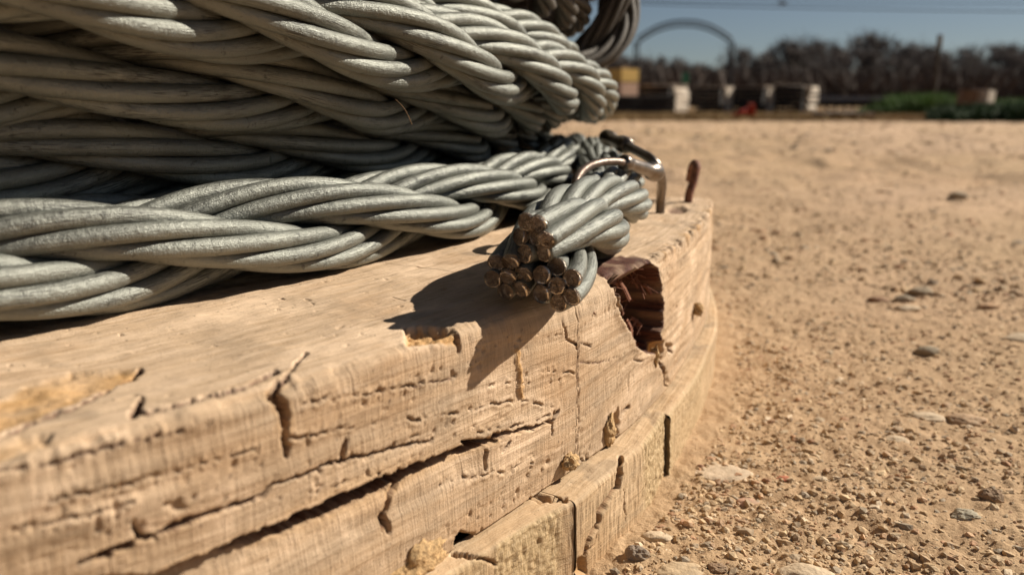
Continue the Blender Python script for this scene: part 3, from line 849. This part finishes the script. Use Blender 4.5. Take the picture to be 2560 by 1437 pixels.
# ------------------------------------------------------------------ ground
MG = M('sandy_ground', 0.92, 0, 0.2)
gv = MG.coords('Object')
g1 = MG.noise(gv, 3.0, 6, 0.6); g2 = MG.noise(gv, 90, 6, 0.65); g3 = MG.noise(gv, 1100, 4, 0.7); g4 = MG.noise(gv, 16, 5, 0.6)
gc = MG.ramp(g2, [(0.28, (0.42, 0.28, 0.15)), (0.5, (0.53, 0.365, 0.205)), (0.72, (0.62, 0.45, 0.27))])
gc = MG.mix(gc, (0.60, 0.39, 0.235), MG.ramp(g1, [(0.42, 0.0), (0.62, 0.65)]))
gc = MG.mix(gc, (0.45, 0.32, 0.185), MG.ramp(g4, [(0.52, 0.0), (0.72, 0.6)]))
gc = MG.mix(gc, MG.ramp(g3, [(0.3, (0.33, 0.22, 0.13)), (0.7, (0.70, 0.53, 0.34))]), 0.35)
_, gfar, _, _ = MG.attr('zone')
far_n = MG.noise(gv, 0.9, 6, 0.65)
grassc = MG.ramp(far_n, [(0.30, (0.09, 0.06, 0.025)), (0.5, (0.20, 0.12, 0.045)), (0.7, (0.33, 0.20, 0.08))])
gc = MG.mix(gc, (0.66, 0.47, 0.33), MG.ramp(MG.noise(gv, 1.3, 5, 0.6), [(0.45, 0.0), (0.65, 0.6)]))
gc = MG.mix(gc, grassc, gfar)
gc = MG.mix(gc, (0.86, 0.815, 0.775), 1.0, 'MULTIPLY')
MG.out(gc, MG.bump(g3, 0.0008, 0.7, MG.bump(g2, 0.002, 0.5)))

def ground_base(Y):
    return -0.17 * sstep(1.2, 16.0, Y)
def ground_z(X, Y):
    D = np.hypot(X, Y)
    z = ground_base(Y)
    att = 1 / (1 + (D / 1.5) ** 2)
    z = z + 0.0022 * fbm(X * 14, Y * 14, 3, 91) * np.clip(D * 2.5, 0.4, 3)
    z = z + (0.0006 * fbm(X * 160, Y * 160, 4, 92, 0.6) + 0.00022 * fbm(X * 700, Y * 700, 2, 93)) * att
    return z
def edge_grass(X):                           # where the bare yard gives way to dry grass
    return 9.0 - 0.95 * X
ang = np.concatenate([np.linspace(-180, -42, 24, endpoint=False), np.linspace(-42, 42, 760, endpoint=False), np.linspace(42, 180, 25)])
rad_ = np.concatenate([[0.02], np.geomspace(0.13, 3.0, 640), np.geomspace(3.1, 900, 110)])
A, Rr = np.meshgrid(np.radians(ang), rad_)
GX, GY = Rr * np.sin(A), Rr * np.cos(A)
GZ = ground_z(GX, GY)
gfarv = sstep(-0.3, 0.3, GY - edge_grass(GX) + 0.8 * vn(GX * 0.9, GY * 0.5, 95))
zone = np.zeros(GX.shape + (4,)); zone[..., 0] = gfarv; zone[..., 3] = 1
link('ground', mesh('ground', np.stack([GX, GY, GZ], -1).reshape(-1, 3), gridfaces(*GX.shape), [MG.m], True, None, {'zone': zone.reshape(-1, 4)}), kind='structure')

# stones: one noisy template per shape, merged into one gravel sheet; the larger ones are things
t_ = (1 + 5 ** .5) / 2
ICO_V = np.array([(-1, t_, 0), (1, t_, 0), (-1, -t_, 0), (1, -t_, 0), (0, -1, t_), (0, 1, t_), (0, -1, -t_), (0, 1, -t_), (t_, 0, -1), (t_, 0, 1), (-t_, 0, -1), (-t_, 0, 1)]) / sqrt(1 + t_ * t_)
ICO_F = np.array([(0, 11, 5), (0, 5, 1), (0, 1, 7), (0, 7, 10), (0, 10, 11), (1, 5, 9), (5, 11, 4), (11, 10, 2), (10, 7, 6), (7, 1, 8), (3, 9, 4), (3, 4, 2), (3, 2, 6), (3, 6, 8), (3, 8, 9), (4, 9, 5), (2, 4, 11), (6, 2, 10), (8, 6, 7), (9, 8, 1)])
MST = M('stone', 0.85, 0, 0.25)
sc_, _, _, _ = MST.attr('tint')
MST.out(MST.mix(sc_, MST.mix(sc_, (0.30, 0.22, 0.14), 0.6), MST.ramp(MST.noise(MST.coords(), 700, 4), [(0.45, 0.0), (0.7, 1.0)])), MST.bump(MST.noise(MST.coords(), 900, 4), 0.0006, 0.6))
PAL = np.array([(0.52, 0.375, 0.225), (0.47, 0.335, 0.20), (0.56, 0.42, 0.26), (0.50, 0.36, 0.22), (0.44, 0.31, 0.185), (0.50, 0.37, 0.23), (0.57, 0.44, 0.29), (0.43, 0.31, 0.20), (0.46, 0.36, 0.25), (0.62, 0.50, 0.36), (0.36, 0.27, 0.18), (0.33, 0.27, 0.20), (0.42, 0.25, 0.15), (0.52, 0.35, 0.22)])
def gravel(n, dmin, dmax, smin, smax, seed, amin=-14, amax=42):
    g = np.random.default_rng(seed)
    a = np.radians(g.uniform(amin, amax, n)); d = dmin * (dmax / dmin) ** g.uniform(0, 1, n)
    x, y = d * np.sin(a), d * np.cos(a)
    keep = np.hypot(x - CX, y - CY) > 0.462
    clump = vn(x * 40, y * 40, seed) + 0.5 * vn(x * 9, y * 9, seed + 1)
    keep &= g.uniform(-1.2, 0.9, n) < clump + 0.35
    x, y = x[keep], y[keep]; n = len(x)
    sz = smin * (smax / smin) ** (g.uniform(0, 1, n) ** 2.6)
    z = ground_z(x, y)
    V = np.repeat(ICO_V[None], n, 0) * g.uniform(0.68, 1.32, (n, 12, 1))
    V = V * np.stack([g.uniform(.7, 1.25, n), g.uniform(.6, 1.0, n), g.uniform(.45, .8, n)], 1)[:, None]
    q = g.uniform(0, 2 * pi, n); c, s_ = np.cos(q)[:, None], np.sin(q)[:, None]
    X, Y = V[..., 0] * c - V[..., 1] * s_, V[..., 0] * s_ + V[..., 1] * c
    V = np.stack([X, Y, V[..., 2]], -1) * sz[:, None, None]
    V += np.stack([x, y, z - sz * 0.02], 1)[:, None]
    Fc = (ICO_F[None] + (np.arange(n) * 12)[:, None, None]).reshape(-1, 3)
    col = PAL[g.integers(0, len(PAL), n)] * g.uniform(.92, 1.25, (n, 1)) * np.array([1.05, 1.0, .93]) * 0.98
    col = np.repeat(np.concatenate([col, np.ones((n, 1))], 1)[:, None], 12, 1).reshape(-1, 4)
    return V.reshape(-1, 3), Fc, col
parts_ = [gravel(52000, .15, .75, .0003, .0015, 1), gravel(15000, .45, 2.2, .0005, .0034, 2, -2), gravel(4000, 1.6, 9.0, .003, .012, 3, -5)]
k = 0; VV, FF, CC = [], [], []
for v_, f_, c_ in parts_:
    VV.append(v_); FF.append(f_ + k); CC.append(c_); k += len(v_)
link('gravel', mesh('gravel', np.vstack(VV), np.vstack(FF), [MST.m], False, None, {'tint': np.vstack(CC)}), kind='stuff')

def stone(px, py, w, flat, col, label, dark=False, depthfac=0.75, rz=0.0, sink=0.3):
    """w: width in photo pixels; rests on the ground where the sight line meets it"""
    Y = 0.3
    for _ in range(30):
        p = P(px, py, Y); e = p[2] - float(ground_z(np.array(p[0]), np.array(p[1])))
        Y *= 1 + np.clip(e / (EYE + 0.02), -.5, .5)
    p = P(px, py, Y)
    sz = w / F * Y / cos(PITCH) / 2
    nu_, nt_ = 26, 40
    a, b = np.meshgrid(np.linspace(0.02, pi - 0.02, nu_), np.linspace(0, 2 * pi, nt_, endpoint=False), indexing='ij')
    sx, sy, sz_ = np.sin(a) * np.cos(b), np.sin(a) * np.sin(b), np.cos(a)
    k = 1 + 0.16 * fbm(sx * 1.3 + px, sy * 1.3 + sz_ * 1.1 + py, 3, 5, 0.55) + (0.06 * vn(sx * 7, sy * 7 + sz_ * 6, 8) if dark else 0)
    X, Yy, Z = k * sx * sz, k * sy * sz * depthfac, k * sz_ * sz * flat
    X, Yy = X * cos(rz) - Yy * sin(rz), X * sin(rz) + Yy * cos(rz)
    V = np.stack([X, Yy, Z + sz * flat * (1 - 2 * min(.6, sink + .14))], -1).reshape(-1, 3)
    tint = np.ones((len(V), 4)); tint[:, :3] = np.array(col)[None] * 0.90 * (1 + 0.18 * vn(V[:, 0] / sz * 2, V[:, 1] / sz * 2 + V[:, 2] / sz, 3))[:, None]
    me = mesh('stone', V, gridfaces(nu_, nt_, True), [MST.m], not dark, None, {'tint': tint})
    return link('stone', me, label=label, cat='stone', loc=(p[0], p[1], float(ground_z(np.array(p[0]), np.array(p[1])))))
PALE, TANS, BRN, PINK = (0.62, 0.47, 0.31), (0.56, 0.41, 0.25), (0.31, 0.20, 0.12), (0.52, 0.31, 0.20)
stone(2475, 1246, 66, .75, BRN, 'dark brown rough lump of stone casting a shadow near the right edge', True)
stone(1590, 1388, 66, .75, (0.30, 0.23, 0.17), 'dark angular stone just right of the cracked lower block', True)
stone(1795, 1420, 58, .4, BRN, 'flat dark brown stone at the bottom edge of the gravel', True)
stone(2318, 880, 62, .42, (0.30, 0.24, 0.16), 'flat olive grey stone lying alone on the smooth yard', sink=.2)
stone(2415, 1055, 95, .36, (0.52, 0.34, 0.20), 'large rounded tan pebble with a brown streak beside a paler flat one', sink=.35)
stone(2318, 1043, 92, .26, PALE, 'long pale flat pebble left of the large streaked one', sink=.45)
stone(2240, 1098, 70, .28, PALE, 'pale half-buried pebble below the long flat pebble', sink=.5)
stone(1640, 1345, 84, .40, PALE, 'smooth cream pebble beside the sawn corner of the lower block', sink=.35)
stone(1870, 1255, 60, .30, PINK, 'low pinkish pebble in the gravel beyond the cream one', sink=.45)
stone(2410, 1292, 78, .45, (0.45, 0.39, 0.28), 'pale grey angular stone below the dark brown lump', True, sink=.35)
stone(1960, 1196, 42, .25, (0.50, 0.17, 0.09), 'small reddish brick chip in the middle of the gravel', True)
stone(1917, 1203, 24, .7, (0.36, 0.19, 0.10), 'tiny round rust brown pebble beside the reddish chip')
stone(2300, 735, 62, .40, (0.33, 0.25, 0.16), 'dark stone at the top of the little cluster on the yard', sink=.2)
stone(2260, 752, 60, .35, (0.36, 0.28, 0.19), 'dark stone just left of the top of the cluster', sink=.2)
stone(2196, 752, 44, .34, (0.33, 0.18, 0.10), 'reddish brown stone at the left end of the little cluster', sink=.2)
stone(2270, 772, 56, .30, PALE, 'pale flat stone at the front of the little cluster', sink=.3)
stone(2472, 768, 56, .28, (0.50, 0.30, 0.16), 'orange brown flat stone right of the little cluster', sink=.25)
stone(2395, 497, 46, .6, (0.42, 0.33, 0.22), 'solitary stone far out on the smooth yard', sink=.2)
stone(1750, 1170, 22, .8, (0.40, 0.22, 0.13), 'small reddish pebble against the far lower block')
stone(2560, 845, 100, .22, PALE, 'pale flat slab of stone cut by the right edge', sink=.4)
stone(2010, 1440, 150, .34, PALE, 'broad cream stone rising at the bottom edge of the frame', sink=.35)
stone(1700, 1430, 130, .26, TANS, 'wide flat sandy stone beside the flat dark brown one', sink=.45)
stone(1812, 1180, 150, .12, (0.58, 0.44, 0.30), 'very flat pale slab buried in the gravel left of the red chip', sink=.45)

# ------------------------------------------------------------------ background
def gb(px, Y, dz=0.0):
    """point on the ground in the direction of column px at distance Y"""
    X = (px - 1280) / F * (Y * cos(PITCH) + 0.02)
    return np.array([X, Y, float(ground_z(np.array(X), np.array(Y))) + dz])
def hgt(py, Y): return P(1280, py, Y)[2]

MDARK = plain('old_timber_dark', (0.032, 0.026, 0.022), 0.9, 0, 0.4, 6)  # sleepers' own dark tone; on the stack fronts it stands in for shade
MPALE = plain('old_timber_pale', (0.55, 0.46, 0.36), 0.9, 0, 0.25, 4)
MWEA = plain('old_timber_weathered', (0.24, 0.18, 0.13), 0.9, 0, 0.35, 5)
MYEL = plain('yellow_paint', (0.70, 0.43, 0.10), 0.6, 0, 0.08, 2)
MSAL = plain('faded_salmon_paint', (0.58, 0.34, 0.22), 0.7, 0, 0.10, 2)
MBLK = plain('dark_iron', (0.05, 0.048, 0.05), 0.7, 0.2, 0.2, 3)
MPOST = plain('tarred_pole', (0.09, 0.07, 0.05), 0.85, 0, 0.3, 2)
MORG = plain('cone_plastic', (0.62, 0.065, 0.02), 0.5, 0, 0.08, 3)
MGRN = plain('green_sign', (0.05, 0.22, 0.12), 0.5, 0, 0.05, 2)
MGREY = plain('grey_steel', (0.16, 0.17, 0.19), 0.6, 0.2, 0.2, 2)

def wood_stack(px0, px1, pside, ytop, ybot_px, Y, label, drop=0, seed=0):
    """timber piled in layers on bearers: ragged front ends coloured near-black as painted shade, pale boards down the sunny side"""
    random.seed(seed)
    b = gb(px0, Y)
    w = (px1 - px0) / F * Y / cos(rad(40)); dep = max(.4, (pside - px1) / F * Y / sin(rad(40)))
    h = hgt(ytop, Y) - b[2]
    root = link('timber_stack', None, label=label, cat='timber stack', group='timber stacks along the far side of the yard', loc=tuple(b))
    root.rotation_euler = (0, 0, rad(-40))
    nl = 6
    for i in range(nl):
        z = h * (i + 0.5) / nl
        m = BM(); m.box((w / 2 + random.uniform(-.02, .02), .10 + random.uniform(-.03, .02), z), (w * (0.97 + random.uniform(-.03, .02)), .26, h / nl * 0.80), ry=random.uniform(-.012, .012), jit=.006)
        m.build('plank_end_shade', MDARK, parent=root)  # shade of the stack front put into the colour of these ends
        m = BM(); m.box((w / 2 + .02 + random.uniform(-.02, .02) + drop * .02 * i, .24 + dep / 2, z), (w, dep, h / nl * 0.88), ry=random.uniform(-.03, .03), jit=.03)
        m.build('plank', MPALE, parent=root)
    for i in range(5):
        m = BM(); m.box((w * .5, (dep + .2) * (i + .5) / 5, h + .02), (w * 1.04, (dep + .2) / 5.4, .04), ry=drop * .09 + random.uniform(-.02, .02), jit=.008)
        m.build('top_board', MWEA, parent=root)
    return root
wood_stack(1602, 1662, 1706, 216, 275, 24, 'timber stack nearest the yellow crate, with a broad pale side', seed=1)
wood_stack(1735, 1790, 1822, 220, 275, 25, 'timber stack second from the yellow crate, with a narrow pale side', seed=2)
wood_stack(1832, 1892, 1918, 220, 275, 25, 'timber stack directly behind the red cone', seed=3)
wood_stack(1928, 1988, 2022, 216, 275, 25, 'farthest right timber stack, with a sloping weathered top', drop=1, seed=4)

# yellow and salmon crate on a dark base
Yc = 23.0
b = gb(1552, Yc); cr = link('crate', None, label='yellow and salmon painted crate on dark sleepers beside the rope coil', cat='crate', loc=tuple(b))
W = (1597 - 1543) / F * Yc
zb, zm, zt2 = hgt(240, Yc) - b[2], hgt(206, Yc) - b[2], hgt(172, Yc) - b[2]
BM().box((W / 2, .3, (zm + zt2) / 2 + .01), (W, .6, zt2 - zm - .02)).build('top_panel', MYEL, parent=cr)
BM().box((W / 2, .3, (zb + zm) / 2), (W, .58, zm - zb - .01)).build('lower_panel', MSAL, parent=cr)
BM().box((W * .40, .3, zt2 + .035), (W * .36, .3, .07)).build('lid_block', MWEA, parent=cr)
for i in range(4):
    BM().box((W * (.1 + .27 * i), .35, zb / 2), (W * .26, .9, zb * .98), jit=.01).build('sleeper', MDARK, parent=cr)
low = gb(1612, 22.5)
sl = link('sleeper_pile', None, label='low dark pile of sleepers under and right of the crate', cat='timber pile', loc=tuple(low))
for i in range(3):
    BM().box((-.05, .3, .07 + .15 * i), (1.7, .5, .13), ry=random.uniform(-.02, .02), jit=.01).build('sleeper', MDARK, parent=sl)

cr.rotation_euler = (0, 0, rad(32))
# small pallet, long low bundle, tilted box on the right
b = gb(2075, 13.5); pl_ = link('pallet', None, label='low wooden pallet lying in the dry grass right of the stacks', cat='pallet', loc=tuple(b))
for i in range(5):
    BM().box((.28, .1 + .14 * i, .105), (.62, .09, .02), jit=.003).build('slat', MPALE, parent=pl_)
for i in range(3):
    BM().box((.02 + .26 * i, .38, .045), (.06, .7, .09), jit=.003).build('bearer', MWEA, parent=pl_)
BM().box((.66, .05, .03), (.06, .08, .17), jit=.01).build('stub', MPALE, parent=pl_)
b = gb(2030, 30); tr = link('flatbed_trailer', None, label='long low grey flatbed trailer in front of the bare trees', cat='trailer', loc=tuple(b))
BM().box((1.6, .8, .42), (3.2, 1.6, .14)).build('deck', MGREY, parent=tr)
BM().box((.5, .8, .52), (.8, 1.5, .05)).build('headboard', MBLK, parent=tr)
for i in range(3):
    w_ = BM(); w_.tube([(.7 + i * .6, .0, .17), (.7 + i * .6, .22, .17)], .17, 14); w_.build('wheel', MBLK, parent=tr)
b = gb(2408, 11.5)
bx = link('wooden_box', None, label='tilted brown wooden box standing on its edge among weeds at the right', cat='box', loc=tuple(b))
BM().box((.10, .15, .20), (.20, .30, .38), rz=rad(-18), ry=rad(4), jit=.012).build('dark_side', plain('brown_boards', (0.20, 0.115, 0.065), 0.9), parent=bx)
BM().box((.30, .10, .285), (.20, .22, .21), rz=rad(38), ry=rad(6), jit=.012).build('pale_side', MPALE, parent=bx)
BM().box((.25, .12, .09), (.07, .22, .20), rz=rad(-12), ry=rad(24), jit=.01).build('brace', MWEA, parent=bx)

# fallen traffic cone
b = gb(1878, 15.0)
co = link('traffic_cone', None, label='orange red traffic cone lying on its side in front of the stacks', cat='traffic cone', loc=tuple(b))
ca = np.linspace(0, 2 * pi, 18, endpoint=False)
def cone_ring(t, r): return np.stack([-0.34 * t + 0 * ca, np.cos(ca) * r, .11 + np.sin(ca) * r - 0.07 * t], 1)
cv = np.concatenate([cone_ring(0, .02), cone_ring(0, .105), cone_ring(1, .028), cone_ring(1.0, .005)])
link('body', mesh('body', cv, gridfaces(4, 18, True), [MORG], True), parent=co)
BM().box((.02, 0, .12), (.03, .30, .26), ry=rad(-10)).build('base', MORG, parent=co)

# gateway arch
Ya = 62.0
xl, xr = gb(1587, Ya)[0], gb(1822, Ya)[0]
zg = gb(1700, Ya)[2]
ar = link('gateway_arch', None, label='tall thin iron gateway arch standing against the sky', cat='arch', loc=(0, 0, 0))
zs, zc = hgt(104, Ya), hgt(52, Ya)
for x in (xl, xr):
    m = BM()
    for dx in (-.13, .13):
        m.tube([(x + dx, Ya, zg - .2), (x + dx, Ya, zs)], .07, 6)
    for q in np.arange(zg, zs, .5): m.tube([(x - .13, Ya, q), (x + .13, Ya, q + .25)], .03, 4)
    m.build('post', MBLK, parent=ar)
for off, nm in ((0, 'lower_chord'), (.38, 'upper_chord')):
    u = np.linspace(-1, 1, 30)
    m = BM(); m.tube([((xl + xr) / 2 + q * (xr - xl) / 2, Ya, zs - .2 + (zc - zs - .18) * (1 - abs(q) ** 2.2) + off) for q in u], .075, 6)
    m.build(nm, MBLK, parent=ar)
m = BM()
for q in np.linspace(-.97, .97, 32):
    z_ = zs - .2 + (zc - zs - .18) * (1 - abs(q) ** 2.2)
    m.tube([((xl + xr) / 2 + q * (xr - xl) / 2, Ya, z_), ((xl + xr) / 2 + (q + .03) * (xr - xl) / 2, Ya, z_ + .38)], .035, 4)
o = m.build('web_bars', MBLK, parent=ar)

# utility pole, overhead wires, green sign
b = gb(2333, 52)
po = link('utility_pole', None, label='single wooden pole rising above the bare trees', cat='pole', loc=tuple(b))
BM().tube([(0, 0, -.2), (0, 0, hgt(92, 52) - b[2])], .13, 10).build('shaft', MPOST, parent=po)
BM().tube([(0, 0, hgt(118, 52) - b[2]), (0, 0, hgt(88, 52) - b[2])], .15, 10).build('cap', plain('pole_cap', (0.22, 0.17, 0.11)), parent=po)
def wire(y0, y1, Y, r, label):
    u = np.linspace(1200, 2900, 24)
    pts = [P(q, y0 + (y1 - y0) * (q - 1280) / 1280 + 6 * (1 - ((q - 1950) / 700) ** 2), Y) for q in u]
    c = BM(); c.tube(pts, r, 6)
    return c.build('overhead_wire', MBLK, label=label, cat='wire', group='overhead wires')
wire(-6, 8, 58, .030, 'upper overhead wire, with a small splice box')
wire(-2, 28, 58, .035, 'lower of the two overhead wires')
q = P(1956, 8, 57.9); BM().box(tuple(q), (.5, .14, .22)).build('splice_box', MGREY, label='small grey splice box hanging on the upper overhead wire', cat='splice box')
b = gb(1711, 60); sg = link('green_sign', None, label='small green sign on a post under the arch', cat='sign', loc=tuple(b))
BM().box((0, 0, hgt(196, 60) - b[2]), (.48, .05, .75)).build('sign_plate', MGRN, parent=sg)
BM().tube([(0, .06, -.1), (0, .06, hgt(200, 60) - b[2])], .05, 6).build('sign_post', MGREY, parent=sg)

# bare winter trees
MTW = plain('bare_twigs', (0.185, 0.155, 0.135), 0.95, 0, 0.35, 1.5)
MBK = plain('grey_bark', (0.13, 0.105, 0.085), 0.95, 0, 0.3, 2)
def tree_proto(seed, H, wid, dense):
    g = random.Random(seed)
    tk, tw = BM(), []
    def limb(p, d, L, r, lev):
        q = p + d * L
        mid = (p + q) / 2 + np.array([g.gauss(0, 1), g.gauss(0, 1), g.gauss(0, .5)]) * L * .06
        tk.tube([p, mid, q], r, 5 if lev else 8) if r > .012 * H / 6 else None
        if lev >= 4:
            tw.append((p, q)); return
        for _ in range(3 if lev else 5):
            a = np.array([g.gauss(0, 1) * wid, g.gauss(0, 1) * wid, g.gauss(.35, .5)])
            nd = d * .75 + a * .62; nd /= np.linalg.norm(nd)
            limb(p + (q - p) * g.uniform(.55, 1), nd, L * g.uniform(.55, .82), r * .55, lev + 1)
    limb(np.zeros(3), np.array([g.gauss(0, .06), g.gauss(0, .06), 1.0]), H * .27, H * .022, 0)
    V, Fq = [], []
    for p, q in tw:
        L = np.linalg.norm(q - p)
        for _ in range(dense):
            s0_ = p + (q - p) * g.uniform(.1, 1.1)
            dd = np.array([g.gauss(0, 1), g.gauss(0, 1), g.gauss(.3, 1)]); dd *= L * g.uniform(.5, 1.5) / np.linalg.norm(dd)
            sd = np.cross(dd, (g.gauss(0, 1), g.gauss(0, 1), g.gauss(0, 1))); sd *= H * .0026 / (np.linalg.norm(sd) + 1e-6)
            k = len(V); V += [s0_ - sd, s0_ + sd, s0_ + dd + sd * .3, s0_ + dd - sd * .3]; Fq.append((k, k + 1, k + 2, k + 3))
    zmax = max(v[2] for v in V)
    V = np.array(V) * (H / zmax); tkv = np.array(tk.v) * (H / zmax)
    return mesh('trunk', tkv, np.array(tk.f), [MBK], True), mesh('crown', V, np.array(Fq), [MTW], False)
protos = [tree_proto(3, 6, .8, 9), tree_proto(5, 6, 1.0, 10), tree_proto(8, 6, .65, 8), tree_proto(13, 6, .9, 11)]
for _p in protos: _p[0].name = 'trunk'
TREES = [  # column, top row, distance
    (1868, 118, 84), (1915, 112, 88), (1962, 110, 82), (2012, 106, 86), (2062, 108, 90), (2105, 120, 84), (2150, 128, 82), (2196, 96, 96), (2250, 92, 94),
    (2238, 140, 78), (2290, 124, 82), (2345, 120, 90), (2385, 122, 84), (2440, 168, 88), (2482, 140, 84), (2528, 116, 86), (2580, 104, 88), (2625, 110, 86), (1840, 148, 92),
    (2130, 150, 76), (2030, 150, 74), (1950, 150, 76), (2410, 150, 78), (2500, 160, 74), (2330, 150, 76), (1895, 160, 80), (2185, 160, 74), (2560, 150, 76), (2090, 165, 72), (2270, 170, 72), (2450, 185, 72), (1985, 165, 72)]
FARTREES = [(1500, 140, 120), (1535, 142, 118), (1572, 148, 122), (1610, 150, 118), (1648, 156, 124), (1684, 164, 120), (1716, 172, 122), (1750, 174, 118), (1786, 182, 124), (1815, 188, 120), (1460, 138, 122), (1592, 158, 112), (1632, 164, 112), (1668, 170, 112), (1548, 156, 112), (1704, 184, 110), (1738, 190, 112), (1772, 194, 112), (1520, 160, 110), (1842, 176, 110)]
ORD = ['first', 'second', 'third', 'fourth', 'fifth', 'sixth', 'seventh', 'eighth', 'ninth', 'tenth', 'eleventh', 'twelfth', 'thirteenth', 'fourteenth', 'fifteenth', 'sixteenth', 'seventeenth', 'eighteenth', 'nineteenth', 'twentieth']
def row_of(Y): return 'nearest' if Y < 79 else 'middle' if Y < 87 else 'rear'
def main_label(i):
    px, top, Y = TREES[i]
    side = 'left' if px < 2335 else 'right'
    same = sorted(abs(q[0] - 2335) for q in TREES if row_of(q[2]) == row_of(Y) and (q[0] < 2335) == (px < 2335))
    return '%s bare tree %s of the wooden pole in the %s row' % (ORD[same.index(abs(px - 2335))], side, row_of(Y))
def far_label(i):
    same = sorted(q[0] for q in FARTREES)
    return '%s low distant tree counting rightwards from the rope loop' % ORD[same.index(FARTREES[i][0])]
random.seed(21)
def plant(px, top, Y, label, group, pr):
    b = gb(px, Y)
    h = hgt(top, Y) - b[2]
    root = link('bare_tree', None, label=label, cat='tree', group=group, loc=tuple(b - np.array([0, 0, .1])))
    s = h / 6
    root.scale = (s * 1.15, s * 1.15, s); root.rotation_euler = (0, 0, random.uniform(0, 6.28))
    link('trunk', pr[0], parent=root); link('crown', pr[1], parent=root)
for i, (px, top, Y) in enumerate(TREES): plant(px, top - 30 + (0, 30, -4, 20, -14)[i % 5], Y, main_label(i), 'bare trees beyond the yard', protos[i % 4])
for i, (px, top, Y) in enumerate(FARTREES): plant(px, top - 26, Y, far_label(i), 'distant trees behind the arch', protos[(i + 1) % 4])

# undergrowth, weeds, grass
MWEED = plain('green_weeds', (0.125, 0.20, 0.045), 0.8, 0, 0.35, 2)
MDRY = plain('dry_grass', (0.32, 0.21, 0.085), 0.9, 0, 0.3, 2)
MBRUSH = plain('brown_brush', (0.11, 0.08, 0.062), 0.95, 0, 0.35, .6)
MSHADE = plain('weeds_shade_tone', (0.05, 0.085, 0.025), 0.85, 0, 0.35, 2)  # darker copy of the weed green, shade put into the colour
def blades(name, mat, n, fx, h, w, seed, kind='stuff', lean=.5, **kw):
    g = np.random.default_rng(seed)
    x, y = fx(g, n)
    z = ground_z(x, y) - .01
    hh = h(x, y, g) if callable(h) else h * g.uniform(.5, 1.2, n)
    a = g.uniform(0, 2 * pi, n)
    dx, dy = np.cos(a) * w, np.sin(a) * w
    lx, ly = g.normal(0, lean, n) * hh, g.normal(0, lean, n) * hh
    V = np.stack([np.stack([x - dx, y - dy, z], 1), np.stack([x + dx, y + dy, z], 1), np.stack([x + lx * .5 + dx * .7, y + ly * .5 + dy * .7, z + hh * .6], 1), np.stack([x + lx, y + ly, z + hh], 1)], 1).reshape(-1, 3)
    Fq = np.arange(n * 4).reshape(-1, 4)
    return link(name, mesh(name, V, Fq, [mat], False), kind=kind, **kw)
def col_x(g, n, p0, p1, y0, y1):
    Y = g.uniform(y0, y1, n); p = g.uniform(p0, p1, n)
    return (p - 1280) / F * Y, Y
blades('dry_grass', MDRY, 26000, lambda g, n: col_x(g, n, 1500, 2700, 8.5, 26), .07, .006, 4)
blades('brush', MBRUSH, 46000, lambda g, n: col_x(g, n, 1420, 2750, 66, 112), lambda x, y, g: g.uniform(.6, 3.4, len(x)), .05, 5, lean=.35)
def patch(pxc, Y, wpx, dep, h, n, mat, label, seed):
    c = gb(pxc, Y); rx = wpx / F * Y / 2
    def fx(g, k):
        a = g.uniform(0, 2 * pi, k); r = np.sqrt(g.uniform(0, 1, k))
        return c[0] + rx * r * np.cos(a), c[1] + dep * r * np.sin(a)
    def hh(x, y, g):
        q = 1 - ((x - c[0]) / rx) ** 2
        return h * np.clip(q, .08, 1) ** .6 * g.uniform(.4, 1.1, len(x))
    o = blades('weed_clump', mat, n, fx, hh, .016, seed, kind=None, lean=.35, label=label, cat='weeds')
patch(2300, 21, 190, 1.2, .52, 5000, MWEED, 'bright green weed clump left of the tilted box', 1)
patch(2400, 23, 130, 1.2, .46, 3500, MWEED, 'bright green weed clump behind the tilted box', 2)
patch(2560, 15, 170, 1.0, .36, 4000, MWEED, 'green weeds at the right edge beyond the dark tuft', 3)
patch(2500, 7.2, 270, 0.8, .17, 7000, MSHADE, 'tuft of weeds painted dark as shade at the right edge nearest the yard', 4)
patch(2215, 22, 120, 1.0, .22, 2500, MWEED, 'thin low green weeds left of the bright clumps', 5)

# a wisp of straw caught on the coil
MSTRAW = plain('straw', (0.20, 0.11, 0.04), 0.8, 0, 0.2, 200)
tube('straw', [P(988, 248, .168), P(1006, 266, .167), P(1018, 284, .166), P(1030, 312, .1665)], 0.00006, MSTRAW, n=5, label='thin wisp of straw caught on the shaded turns of the coil', cat='straw')
